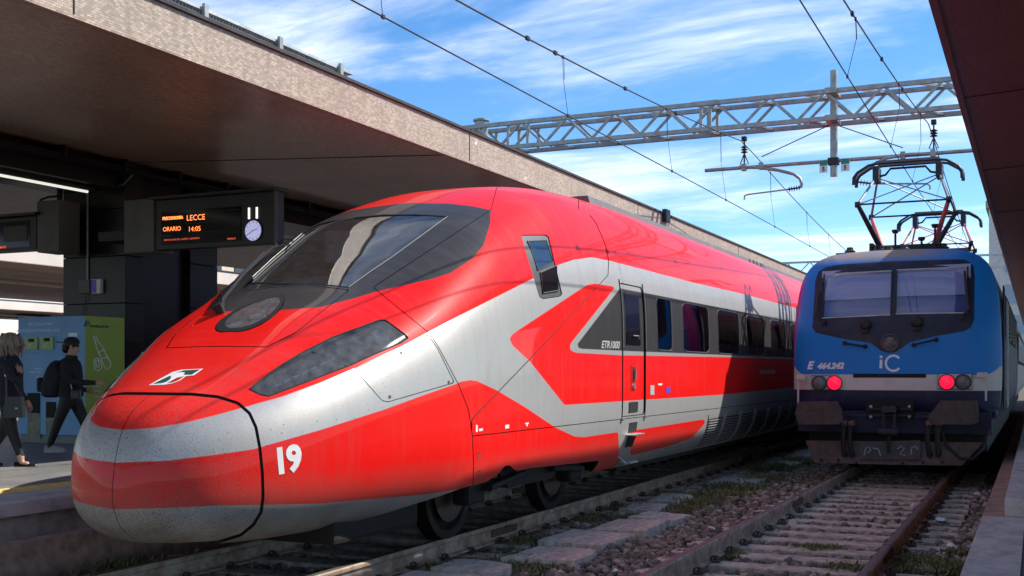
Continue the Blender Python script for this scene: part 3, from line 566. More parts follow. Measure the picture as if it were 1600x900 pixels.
    inside = MB(); inside.box(TC - .6, TC + .6, 13.4, 33, 1.2, 1.22); inside.box(TC - 1.1, TC + 1.1, 13.3, 13.33, 1.2, 3.1); inside.build('cabin_floor', M['seat_grey'], T)
    for k in range(18):
        yy = 13.9 + k * .95; MB().bbox(TC + .45, TC + 1.15, yy, yy + .14, 1.25, 2.18, .05).build('passenger_seat', M['seat_blue'], T)
    # --- surface placement helpers
    def hit(x, y):
        r = Vector(ray(x, y)); loc, nrm, i, d = tri_bvh.ray_cast(Vector((0, 0, EYE)), r.normalized())
        if loc is None: return None, None
        if nrm.dot(r) > 0: nrm = -nrm
        return loc, nrm
    def patch(poly, name, material, parent, off=.003):
        v = [];
        for p in poly:
            l, n = hit(*p); v.append((l + n * off)[:])
        return MB().add(v, [tuple(range(len(v)))]).build(name, material, parent)
    def px_text(s, name, material, parent, o, u, v, size, bold=0, shear=0, spacing=1.0, off=.003):
        Vt, Ft = text_mesh(s, size, shear, bold, spacing); P = []
        for (a_, b_) in Vt:
            l, n = hit(o[0] + a_ * u[0] + b_ * v[0], o[1] + a_ * u[1] + b_ * v[1]); P.append((l + n * off)[:])
        return MB().add(P, Ft).build(name, material, parent)
    px_text('19', 'unit_number', M['white_paint'], T, (428, 741), (.86, -.17), (-.09, -1.0), 55, bold=2.3, spacing=.9)
    px_text('ETR1000', 'type_lettering', M['decal_grey'], T, (939, 543.5), (.5, .015), (0, -1), 16, bold=.35, shear=.28, spacing=.95)
    px_text('FRECCIAROSSA', 'type_lettering', M['decal_grey'], T, (1187, 584.5), (.45, -.02), (0, -1), 8.5, bold=.2, shear=.2, spacing=.9)
    # maker's emblem on the hood
    E = lambda L_: [(100 + x / 3.75, 420 + y / 3.75) for x, y in L_]
    em = patch(E([(497, 684), (560, 648), (640, 605), (690, 593), (817, 587), (762, 626), (715, 631), (680, 656), (640, 672), (590, 681)]), 'emblem', M['white_paint'], T, .003)
    patch(E([(522, 677), (618, 631), (652, 634), (600, 665), (575, 672)]), 'emblem_stripe', M['decal_green'], em, .0045)
    patch(E([(655, 613), (700, 598), (798, 592), (750, 622), (703, 623), (712, 608), (690, 607)]), 'emblem_stripe', M['decal_green'], em, .0045)
    patch(E([(602, 674), (664, 640), (706, 632), (672, 655), (640, 668)]), 'emblem_stripe', M['decal_red'], em, .0045)
    # --- small data panels on the side
    for poly, m_ in (([(1016, 602), (1022, 602), (1022, 617), (1016, 617)], 'decal_grey'), ([(1041, 605), (1047, 604.5), (1047, 614), (1041, 614)], 'decal_blue'), ([(1028, 599), (1035, 599), (1034, 602), (1028, 602)], 'decal_white'), ([(789, 664), (795, 663), (795, 669), (789, 670)], 'decal_white'), ([(820, 661), (826, 660), (826, 662), (820, 663)], 'decal_white'), ([(822, 662), (824, 662), (824, 666), (822, 666)], 'decal_white'), ([(743, 664), (746, 664), (746, 675), (743, 675)], 'decal_white'), ([(748, 670), (754, 669), (754, 673), (748, 674)], 'decal_white')): patch(poly, 'data_plate', M[m_], T)
    # --- round lamp on the hood: bezel, recessed lamps, cover glass
    bez_o = clip(*lampp, g(lampp[0], 'lamp') - .002); inner_f = g(lampp[0], 'lamp') - .03
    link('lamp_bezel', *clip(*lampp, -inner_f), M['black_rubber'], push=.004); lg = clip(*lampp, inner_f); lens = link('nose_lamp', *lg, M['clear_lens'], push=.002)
    cl, cn = hit(397, 488)
    bowl = MB(); pts = []
    for (x, y) in PX['lamp']:
        l, n = hit(x, y); pts.append(((l - n * .09) + (cl - l) * .12)[:])
    bowl.add(pts, [tuple(range(len(pts)))]).build('lamp_bowl', M['lamp_back'], lens)
    tan = Vector((0, cn.z, -cn.y)).normalized(); 
    if tan.y < 0: tan = -tan
    for (a_, b_, r_, m_) in ((-.1, -.14, .06, 'lamp_white'), (.1, -.14, .06, 'lamp_white'), (-.1, .1, .065, 'lamp_red'), (.1, .1, .065, 'lamp_red'), (0, .0, .05, 'lamp_white')):
        c = cl + Vector((1, 0, 0)) * a_ + tan * b_ - cn * .085
        MB().lathe([(.01, .0), (r_ * .7, .01), (r_, .05), (r_ * 1.06, .05)], c, cn, 16).build('lamp', M[m_], lens, smooth=True)
    # --- headlights: housing, reflectors, divider, light strip
    for sg, h in ((1, hl[0]), (-1, hl[1])):
        def mir(l): return Vector((2 * TC - l.x, l.y, l.z)) if sg < 0 else l
        pts = []
        for (x, y) in PX['head']:
            l, n = hit(x, y); pts.append(mir(l - n * .10)[:])
        MB().add(pts, [tuple(range(len(pts)))]).build('lamp_housing', M['lamp_back'], h)
        for (x, y, r_, m_) in ((597, 523, .075, 'lamp_white'), (560, 533, .06, 'lamp_back'), (527, 548, .055, 'lamp_back')):
            l, n = hit(x, y); n2 = Vector((-n.x, n.y, n.z)) if sg < 0 else n
            MB().lathe([(.01, .0), (r_ * .75, .01), (r_, .06), (r_ * 1.08, .06)], mir(l - n * .09), n2, 18).build('lamp', M[m_], h, smooth=True)
        a_, n = hit(489, 549); b_, n2 = hit(545, 573); MB().tube([mir(a_ + n * .001)[:], mir(b_ + n2 * .001)[:]], .006, 5).build('lens_divider', M['frame_grey'], h)
        for k in range(7):
            x0, y0_ = 430 + k * 14, 600 - k * 6.5; l, n = hit(x0, y0_); l2, n2 = hit(x0 + 9, y0_ - 4.6)
            MB().tube([mir(l - n * .03)[:], mir(l2 - n2 * .03)[:]], .012, 6).build('light_strip', M['lamp_white'], h)
        ring = [];
        for i in range(len(PX['head'])):
            p = PX['head'][i]; q = PX['head'][(i + 1) % len(PX['head'])]
            for t in (0, .5): l, n = hit(p[0] + (q[0] - p[0]) * t, p[1] + (q[1] - p[1]) * t); ring.append(mir(l - n * .001)[:])
        MB().tube(ring, .006, 5, closed=True).build('lens_seal', M['black_rubber'], h)
    # access panel screws, hood screws, skirt screws
    for (x, y) in ((627, 551), (609, 620), (701, 597)):
        l, n = hit(x, y)
        for sg, a_ in ((1, ac[0]), (-1, ac[1])):
            ll = l if sg > 0 else Vector((2 * TC - l.x, l.y, l.z)); nn_ = n if sg > 0 else Vector((-n.x, n.y, n.z)); MB().lathe([(.0, .004), (.013, .004), (.015, -.004)], ll, nn_, 10).build('screw', M['frame_grey'], a_)
    for (x, y) in ((425, 534), (464, 507), (500, 484), (337, 536), (300, 544), (300, 509), (330, 483)):
        l, n = hit(x, y); MB().lathe([(.0, .003), (.009, .003), (.011, -.003)], l, n, 8).build('screw', M['decal_red'], skin)
    for (x, y) in ((748, 711), (748, 740)):
        l, n = hit(x, y); MB().lathe([(.0, -.002), (.012, -.001), (.03, .002), (.032, -.004)], l, n, 12).build('jacking_cap', M['seal'], skirt)
    # --- cab side window panes
    for sg, w in ((1, cw[0]), (-1, cw[1])):
        for poly, m_ in (([(824, 377), (853, 376), (864, 410), (840, 422)], 'cab_glass'), ([(844, 426), (869, 415), (872, 454), (848, 458)], 'win_dark')):
            v = []
            for p in poly: l, n = hit(*p); l = l + n * .004; v.append((l.x if sg > 0 else 2 * TC - l.x, l.y, l.z))
            MB().add(v, [(0, 1, 2, 3)]).build('pane', M[m_], w)
            rr = MB(); rr.tube(v, .007, 5, closed=True); rr.build('pane_seal', M['seal'], w)
    # --- windscreen surround, wiper
    ring = []; gp = [(394, 442), (450, 443.5), (494, 444), (545, 449), (578, 425), (612, 402), (656, 370), (699, 338.5), (650, 335.5), (597, 336), (559, 339.5), (527, 346), (500, 356), (475, 372), (430, 411)]
    for p in gp: l, n = hit(*p); ring.append((l + n * .001)[:])
    MB().tube(ring, .006, 5, closed=True).build('windscreen_seal', M['seal_grey'], ws, smooth=True)
    wp = []
    def lift(x, y, h): l, n = hit(x, y); return (l + n * h)[:]
    m = MB(); m.tube([lift(348, 488, .02), lift(352, 480, .07), lift(385, 444, .09), lift(430, 400, .08), lift(447, 390, .05)], [.02, .017, .014, .011, .009], 7); wa = m.build('wiper_arm', M['steel_dark'], T, smooth=True)
    m = MB(); m.tube([lift(343, 487, .02), lift(352, 472, .06), lift(380, 441, .07), lift(418, 402, .06)], .009, 6); m.build('wiper_link', M['steel_dark'], wa, smooth=True)
    l, n = hit(347, 489); m = MB(); m.lathe([(.0, .09), (.028, .085), (.032, .0)], l, n, 12); l, n = hit(341, 488); m.lathe([(.0, .07), (.022, .065), (.026, .0)], l, n, 12); m.build('wiper_pivot', M['black_rubber'], wa, smooth=True)
    m = MB(); m.tube([lift(396, 440, .02), lift(430, 410, .025), lift(476, 370, .02)], .012, 6); m.build('wiper_blade', M['black_rubber'], wa)
    m = MB(); m.tube([lift(397, 438, .035), lift(431, 408, .042), lift(474, 370, .035)], .003, 6); m.build('blade_clip', M['galv'], wa)
    m = MB(); m.tube([lift(436, 398, .07), lift(437, 390, .07), lift(450, 384, .07), lift(462, 384, .06), lift(455, 393, .04)], .006, 6); m.build('wiper_hose', M['black_rubber'], wa)
    # --- cab interior seen through the windscreen
    dk = MB(); dk.prism([(8.15, 1.7), (9.15, 1.7), (9.15, 2.38), (8.75, 2.42), (8.3, 2.22), (8.15, 2.1)], 'yz', TC - .85, TC + .85); dk.build('driver_desk', M['cab_grey'], T)
    MB().box(TC - .9, TC + .9, 10.9, 10.94, 1.2, 3.2).build('cab_bulkhead', M['cab_beige'], T)
    MB().box(TC - 1.2, TC + 1.2, 8.15, 10.9, 1.3, 1.34).build('cab_floor', M['lining'], T)
    st = MB(); st.bbox(TC - .27, TC + .27, 9.5, 10.0, 1.75, 1.9, .04); st.bbox(TC - .27, TC + .27, 9.95, 10.1, 1.85, 2.65, .05); st.bbox(TC - .15, TC + .15, 9.97, 10.08, 2.66, 2.85, .04); st.build('driver_seat', M['seat_blue'], T)
    sb = MB().box(TC - .62, TC + .62, 9.43, 9.45, 2.62, 2.93); sb.build('sun_blind', M['cab_beige'], T)
    # --- door furniture
    for (rl, y0, y1) in doors:
        for sg, dr in ((1, rl[0]), (-1, rl[1])):
            X = lambda y, z: TC + sg * body_hw(y, z)
            for ys in (y0 - .012, y1 + .012):
                MB().tube([(X(ys, z) + sg * .004, ys, z) for z in np.linspace(1.0, 2.6, 12)], .008, 6).build('door_seal', M['black_rubber'], dr)
                MB().tube([(X(ys, z) + sg * .010, ys + .013, z) for z in np.linspace(1.82, 2.5, 8)], .006, 6).build('door_grab_rail', M['chrome'], dr)
                MB().bbox(min(X(ys, 1.0), X(ys, 1.0) + sg * .03), max(X(ys, 1.0), X(ys, 1.0) + sg * .03), ys - .03, ys + .03, .985, 1.02, .008).build('door_guide', M['chrome'], dr)
            def plate(name, a0, a1, b0, b1, m_, off, par):
                v = [(X(y, z) + sg * off, y, z) for y, z in ((a0, b0), (a1, b0), (a1, b1), (a0, b1))]; return MB().add(v, [(0, 1, 2, 3)]).build(name, m_, par)
            ym = (y0 + y1) / 2
            plate('door_window', ym - .26, ym + .26, 1.86, 2.44, M['win_dark'], -.004, dr)
            hp = plate('handle_recess', ym - .08, ym + .08, 1.33, 1.62, M['decal_red'], -.006, dr); plate('recess_shadow_gap', ym - .035, ym + .035, 1.42, 1.60, M['black_gap'], -.004, hp)
            MB().tube([(X(ym, 1.45) + sg * .018, ym - .01, 1.45), (X(ym, 1.57) + sg * .018, ym + .005, 1.57)], .012, 6).build('handle', M['chrome'], hp)
            MB().lathe([(0, .012), (.03, .012), (.034, -.01)], (X(ym, 1.37), ym, 1.37), (sg, 0, 0), 12).build('lock', M['chrome'], hp)
            plate('step_box', ym - .15, ym + .17, 1.07, 1.19, M['black_gap'], -.004, dr)
            MB().tube([(X(ym, 2.02) + sg * .012, ym - .05, 1.965), (X(ym, 2.02) + sg * .012, ym + .14, 1.965), (X(ym, 2.02) + sg * .012, ym + .15, 1.93)], .008, 6).build('handle', M['chrome'], dr)
            plate('step_recess', ym - .14, ym + .16, .83, .95, M['black_gap'], .004, dr); plate('step_recess', ym - .14, ym + .16, .66, .79, M['black_gap'], .004, dr)
            MB().bbox(min(X(ym, .8), X(ym, .8) + sg * .1), max(X(ym, .8), X(ym, .8) + sg * .1), ym - .2, ym + .22, .80, .815, .005).build('foot_step', M['galv_light'], dr)
            x0 = X(ym, .5); m = MB(); m.tube([(x0, ym - .22, .60), (x0 + sg * .10, ym - .1, .47), (x0 + sg * .12, ym + .26, .47)], .012, 6); m.bbox(min(x0 - sg * .02, x0 + sg * .14), max(x0 - sg * .02, x0 + sg * .14), ym - .06, ym + .26, .468, .482, .004); m.build('foot_step', M['galv_light'], dr)
    # --- ventilation grilles in the skirt
    for k in range(7):
        y0 = 16.15 + k * 1.02; y1 = y0 + .86
        for sg in (1, -1):
            X = lambda y, z: TC + sg * (body_hw(y, z) + .003); zs = np.linspace(.46, .86, 7)
            v = [(X(y, z), y, z) for z in zs for y in (y0, y1)]; gr = MB().add(v, [(2 * i, 2 * i + 1, 2 * i + 3, 2 * i + 2) for i in range(6)]).build('grille', M['grille_dark'], skirt)
            if sg > 0:
                m0 = MB()
                for z in np.linspace(.49, .83, 10): m0.bar((X(y0 + .03, z) + .006, y0 + .03, z), (X(y1 - .03, z) + .006, y1 - .03, z), .016, .014)
                m0.build('louvre_slats', M['skirt_grey'], gr, kind='stuff')
            for yy in (y0 - .02, y1 + .02): MB().tube([(X(yy, z) + sg * .004, yy, z) for z in np.linspace(.42, .92, 8)], .006, 5).build('grille_frame', M['skirt_grey'], gr)
    # --- roof fairing, underframe, bogie
    MB().prism([(TC - .74, 3.6), (TC - .70, 3.725), (TC + .70, 3.725), (TC + .74, 3.6)], 'xz', 13.2, 60).build('roof_fairing', M['roof_grey'], T)
    MB().box(TC - 1.15, TC + 1.15, 13.0, 60, .34, 1.0).build('underframe', M['dark_under'], T); MB().box(TC - 1.0, TC + 1.0, 6.9, 13.0, .98, 1.1).build('underframe', M['dark_under'], T)
    def bogie(yc):
        bg = MB(); fx = 1.05
        for sg in (-1, 1): bg.prism([(yc - 1.5, .62), (yc - .8, .60), (yc - .55, .42), (yc + .55, .42), (yc + .8, .60), (yc + 1.5, .62), (yc + 1.5, .78), (yc + .7, .80), (yc - .7, .80), (yc - 1.5, .78)], 'yz', TC + sg * fx - .06, TC + sg * fx + .06)
        bg.box(TC - 1.0, TC + 1.0, yc - .2, yc + .2, .45, .75); B = bg.build('bogie', M['bogie_m'], T)
        for dy in (-1.23, 1.23):
            MB().tube([(TC - .8, yc + dy, .46), (TC + .8, yc + dy, .46)], .09, 10).build('axle', M['bogie_m'], B)
            for sg in (-1, 1):
                x = TC + sg * .7535; MB().lathe([(.20, -.05), (.36, -.03), (.40, -.065), (.475, -.07), (.455, .065), (.38, .06), (.34, .02), (.2, .05), (.1, .07), (.0, .07)], (x, yc + dy, .46), (sg, 0, 0), 36).build('wheel', M['wheel_m'], B, smooth=True)
                MB().lathe([(.30, .072), (.25, .075), (.17, .075)], (x, yc + dy, .46), (sg, 0, 0), 28).build('brake_disc', M['wheel_bright'], B)
                MB().bbox(TC + sg * 1.02 - .09, TC + sg * 1.02 + .09, yc + dy - .17, yc + dy + .17, .33, .6, .04).build('axle_box', M['bogie_m'], B)
                MB().lathe([(.09, 0), (.09, .26), (.1, .26), (.1, .28)], (TC + sg * 1.05, yc + dy * .72, .55), (0, 0, 1), 12).build('spring', M['steel_dark'], B)
                MB().tube([(TC + sg * 1.18, yc + dy * .3, .55), (TC + sg * 1.2, yc + dy * .95, .48)], .035, 8).build('damper', M['steel_dark'], B)
        for sg in (-1, 1): MB().lathe([(.0, .22), (.14, .2), (.16, .0), (.16, -.2), (0, -.2)], (TC + sg * .95, yc, .62), (0, 0, 1), 16).build('air_spring', M['black_rubber'], B)
        return B
    bogie(10.55); bogie(27.0)
    MB().bbox(TC - .9, TC + .9, 7.3, 8.6, .22, .5, .04).build('equipment_case', M['bogie_m'], T)
    return T, hit
def livery_mat():
    m = bpy.data.materials.new('livery'); m.use_nodes = True; N, L = nodes(m); b = N['Principled BSDF']; tc = N.new('ShaderNodeTexCoord')
    def step(attr, w=.0035):
        a = N.new('ShaderNodeAttribute'); a.attribute_name = attr; r = N.new('ShaderNodeMapRange'); r.inputs['From Min'].default_value = -w; r.inputs['From Max'].default_value = w; L.new(a.outputs['Fac'], r.inputs[0]); return r.outputs[0]
    def mixc(f, A, B):
        x = N.new('ShaderNodeMix'); x.data_type = 'RGBA'
        (L.new(f, x.inputs['Factor']) if not isinstance(f, float) else setattr(x.inputs['Factor'], 'default_value', f))
        for s, v in (('A', A), ('B', B)):
            if isinstance(v, tuple): x.inputs[s].default_value = (*v, 1)
            else: L.new(v, x.inputs[s])
        return x.outputs['Result']
    def mixf(f, A, B):
        x = N.new('ShaderNodeMix'); x.data_type = 'FLOAT'; L.new(f, x.inputs['Factor'])
        for s, v in (('A', A), ('B', B)):
            if isinstance(v, float): x.inputs[s].default_value = v
            else: L.new(v, x.inputs[s])
        return x.outputs['Result']
    red, blk = step('red'), step('blk')
    no = N.new('ShaderNodeTexNoise'); no.inputs['Scale'].default_value = 2.2; no.inputs['Detail'].default_value = 8; no.inputs['Roughness'].default_value = .7; L.new(tc.outputs['Object'], no.inputs['Vector'])
    sp_ = N.new('ShaderNodeTexNoise'); sp_.inputs['Scale'].default_value = 130; sp_.inputs['Detail'].default_value = 3; L.new(tc.outputs['Object'], sp_.inputs['Vector'])
    sil = mixc(no.outputs[0], (.55, .545, .535), (.45, .445, .435))
    c = mixc(red, sil, (.80, .0035, .003)); c = mixc(blk, c, (.034, .033, .035))
    # road film: fine speckle thickest at the front and low down
    ps = N.new('ShaderNodeSeparateXYZ'); L.new(tc.outputs['Object'], ps.inputs[0])
    fr = N.new('ShaderNodeMapRange'); fr.inputs['From Min'].default_value = -10.9; fr.inputs['From Max'].default_value = -12.06; fr.inputs['To Max'].default_value = 1.0; L.new(ps.outputs['Y'], fr.inputs[0])
    sk = N.new('ShaderNodeMapRange'); sk.inputs['From Min'].default_value = .46; sk.inputs['From Max'].default_value = .66; L.new(sp_.outputs[0], sk.inputs[0])
    lo = N.new('ShaderNodeMapRange'); lo.inputs['From Min'].default_value = .85; lo.inputs['From Max'].default_value = .35; lo.inputs['To Max'].default_value = 1.25; L.new(ps.outputs['Z'], lo.inputs[0])
    d1 = N.new('ShaderNodeMath'); d1.operation = 'MULTIPLY'; L.new(fr.outputs[0], d1.inputs[0]); L.new(sk.outputs[0], d1.inputs[1])
    d2 = N.new('ShaderNodeMath'); d2.operation = 'MULTIPLY'; L.new(lo.outputs[0], d2.inputs[0]); L.new(no.outputs[0], d2.inputs[1])
    d3 = N.new('ShaderNodeMath'); d3.operation = 'MULTIPLY_ADD'; L.new(d1.outputs[0], d3.inputs[0]); d3.inputs[1].default_value = .62; L.new(d2.outputs[0], d3.inputs[2]); d3.use_clamp = True
    d4 = N.new('ShaderNodeMath'); d4.operation = 'MULTIPLY_ADD'; L.new(no.outputs[0], d4.inputs[0]); d4.inputs[1].default_value = .10; L.new(d3.outputs[0], d4.inputs[2]); d4.use_clamp = True
    film = mixc(d4.outputs[0], c, (.17, .145, .115))
    vo = N.new('ShaderNodeTexVoronoi'); vo.inputs['Scale'].default_value = 26; L.new(tc.outputs['Object'], vo.inputs['Vector'])
    v1 = N.new('ShaderNodeMapRange'); v1.inputs['From Min'].default_value = .16; v1.inputs['From Max'].default_value = .10; L.new(vo.outputs['Distance'], v1.inputs[0])
    f2 = N.new('ShaderNodeMapRange'); f2.inputs['From Min'].default_value = -8.8; f2.inputs['From Max'].default_value = -11.5; f2.inputs['To Max'].default_value = .8; L.new(ps.outputs['Y'], f2.inputs[0])
    vm = N.new('ShaderNodeMath'); vm.operation = 'MULTIPLY'; L.new(v1.outputs[0], vm.inputs[0]); L.new(f2.outputs[0], vm.inputs[1])
    sx = N.new('ShaderNodeSeparateColor'); L.new(vo.outputs['Color'], sx.inputs[0]); gt = N.new('ShaderNodeMath'); gt.operation = 'GREATER_THAN'; gt.inputs[1].default_value = .55; L.new(sx.outputs[0], gt.inputs[0])
    vn = N.new('ShaderNodeMath'); vn.operation = 'MULTIPLY'; L.new(vm.outputs[0], vn.inputs[0]); L.new(gt.outputs[0], vn.inputs[1]); film = mixc(vn.outputs[0], film, (.06, .045, .035))
    mps = N.new('ShaderNodeMapping'); mps.inputs['Scale'].default_value = (1, 7, .5); L.new(tc.outputs['Object'], mps.inputs[0]); nst = N.new('ShaderNodeTexNoise'); nst.inputs['Scale'].default_value = 2.0; nst.inputs['Detail'].default_value = 7; L.new(mps.outputs[0], nst.inputs['Vector'])
    rst = N.new('ShaderNodeMapRange'); rst.inputs['From Min'].default_value = .5; rst.inputs['From Max'].default_value = .8; rst.inputs['To Max'].default_value = .14; L.new(nst.outputs[0], rst.inputs[0]); film = mixc(rst.outputs[0], film, (.16, .13, .11))
    L.new(film, b.inputs['Base Color'])
    ro = mixf(red, .44, .36); ro = mixf(blk, ro, .4); ro2 = mixf(d4.outputs[0], ro, .75); L.new(ro2, b.inputs['Roughness'])
    me = mixf(red, .62, .0); me = mixf(blk, me, .0); me2 = mixf(d4.outputs[0], me, .0); L.new(me2, b.inputs['Metallic'])
    cw = mixf(d4.outputs[0], mixf(red, .2, .3), .0); L.new(cw, b.inputs['Coat Weight']); b.inputs['Coat Roughness'].default_value = .035; b.inputs['Specular IOR Level'].default_value = .06
    bp = N.new('ShaderNodeBump'); bp.inputs['Strength'].default_value = .05; bp.inputs['Distance'].default_value = .01
    nw = N.new('ShaderNodeTexNoise'); nw.inputs['Scale'].default_value = 3.0; L.new(tc.outputs['Object'], nw.inputs['Vector']); L.new(nw.outputs[0], bp.inputs['Height']); L.new(bp.outputs[0], b.inputs['Normal']); L.new(bp.outputs[0], b.inputs['Coat Normal'])
    return m
def glass_mat(name, tint, ior=1.5, dust=0.0, dust_bright_col=(.3, .3, .3), rough=.02):
    m = bpy.data.materials.new(name); m.use_nodes = True; N, L = nodes(m); N.remove(N['Principled BSDF']); out = N['Material Output']
    tr = N.new('ShaderNodeBsdfTransparent'); tr.inputs[0].default_value = (*tint, 1); gl = N.new('ShaderNodeBsdfGlossy'); gl.inputs['Roughness'].default_value = rough
    fr = N.new('ShaderNodeFresnel'); fr.inputs[0].default_value = ior; mx = N.new('ShaderNodeMixShader'); L.new(fr.outputs[0], mx.inputs[0]); L.new(tr.outputs[0], mx.inputs[1]); L.new(gl.outputs[0], mx.inputs[2]); last = mx
    if dust:
        df = N.new('ShaderNodeBsdfDiffuse'); df.inputs[0].default_value = (*dust_bright_col, 1); tc = N.new('ShaderNodeTexCoord'); no = N.new('ShaderNodeTexNoise'); no.inputs['Scale'].default_value = 14; no.inputs['Detail'].default_value = 6; L.new(tc.outputs['Object'], no.inputs['Vector'])
        r = N.new('ShaderNodeMapRange'); r.inputs['From Min'].default_value = .3; r.inputs['From Max'].default_value = .75; r.inputs['To Min'].default_value = dust * .6; r.inputs['To Max'].default_value = dust * 1.5; L.new(no.outputs[0], r.inputs[0])
        m2 = N.new('ShaderNodeMixShader'); L.new(r.outputs[0], m2.inputs[0]); L.new(last.outputs[0], m2.inputs[1]); L.new(df.outputs[0], m2.inputs[2]); last = m2
    L.new(last.outputs[0], out.inputs['Surface']); MATS[name] = m; return m
M['livery'] = livery_mat()
M['windscreen'] = glass_mat('windscreen_glass', (.78, .86, .9), 2.3, .05, (.4, .4, .38)); M['win_glass'] = glass_mat('window_glass', (.34, .36, .42), 2.0, .0); M['lens'] = glass_mat('lens_glass', (.6, .61, .63), 1.5, .17, (.38, .39, .41), .04); M['clear_lens'] = glass_mat('clear_lens', (.92, .92, .92), 1.4, .16, (.5, .46, .45))  # clear_lens: pale pinkish layer put in to brighten the dark lamp behind it
M['win_dark'] = mat('win_dark', (.008, .008, .011), .08, spec=.6); M['cab_glass'] = mat('cab_glass', (.02, .03, .045), .04, spec=1.0)
M['lining'] = mat('lining', (.02, .02, .02), .8); M['lamp_back'] = mat('lamp_back', (.17, .175, .18), .45, metal=.3, var=.3, vscale=12); M['lamp_white'] = mat('lamp_white', (.75, .76, .77), .25, metal=.4); M['lamp_red'] = mat('lamp_red', (.65, .12, .10), .3)
M['seal_grey'] = mat('seal_grey', (.075, .075, .072), .6); M['blind_red'] = mat('blind_red', (.42, .04, .07), .7); M['seat_grey'] = mat('seat_grey', (.2, .19, .18), .7); M['seat_blue'] = mat('seat_blue', (.045, .05, .06), .7)
M['cab_wall'] = mat('cab_wall', (.42, .54, .6), .7, var=.2, vscale=4); M['cab_grey'] = mat('cab_grey', (.3, .3, .29), .7, var=.3, vscale=5); M['cab_beige'] = mat('cab_beige', (.8, .74, .62), .8, var=.2, vscale=4); M['grille_dark'] = mat('grille_dark', (.02, .02, .02), .7); M['skirt_grey'] = mat('skirt_grey', (.3, .3, .29), .5, metal=.3); M['roof_grey'] = mat('roof_grey', (.13, .13, .135), .6, var=.3, vscale=3)
TRAIN, train_hit = build_train()
# ================================================================ THE BLUE LOCOMOTIVE
LX, LY = TC_R, 17.8
def loco_outline(n=128):
    """closed outline (dx, z) of the front, anticlockwise from the bottom right"""
    half = [(1.44, .86), (1.475, 1.0), (1.495, 1.3), (1.50, 1.8), (1.485, 2.3), (1.455, 2.7), (1.415, 2.93), (1.36, 3.08), (1.27, 3.21), (1.14, 3.31), (.96, 3.375), (.7, 3.405), (.35, 3.42), (0, 3.425)]
    P = np.array(half + [(-x, z) for x, z in half[::-1][1:]] + [(-.7, .86), (.0, .86), (.7, .86)] + [half[0]], float)
    s = np.concatenate([[0], np.cumsum(np.hypot(*np.diff(P, axis=0).T))]); u = np.linspace(0, s[-1], n + 1)[:-1]; return np.column_stack([np.interp(u, s, P[:, 0]), np.interp(u, s, P[:, 1])])
def loco_Y(dx, z, r):
    return LY + .27 * np.maximum(z - 2.15, 0) ** 1.15 + .05 * (dx / 1.5) ** 2 + .27 * np.clip(r, 0, 1) ** 9 * (z > .9)
def loco_surf(x, y):
    """pixel -> point on the cab front (the front's own distance)"""
    Y = LY + .05
    for _ in range(6): p = onY(x, y, Y); Y = float(loco_Y(np.array(p[0] - LX), np.array(p[2]), 0.0))
    return onY(x, y, Y)
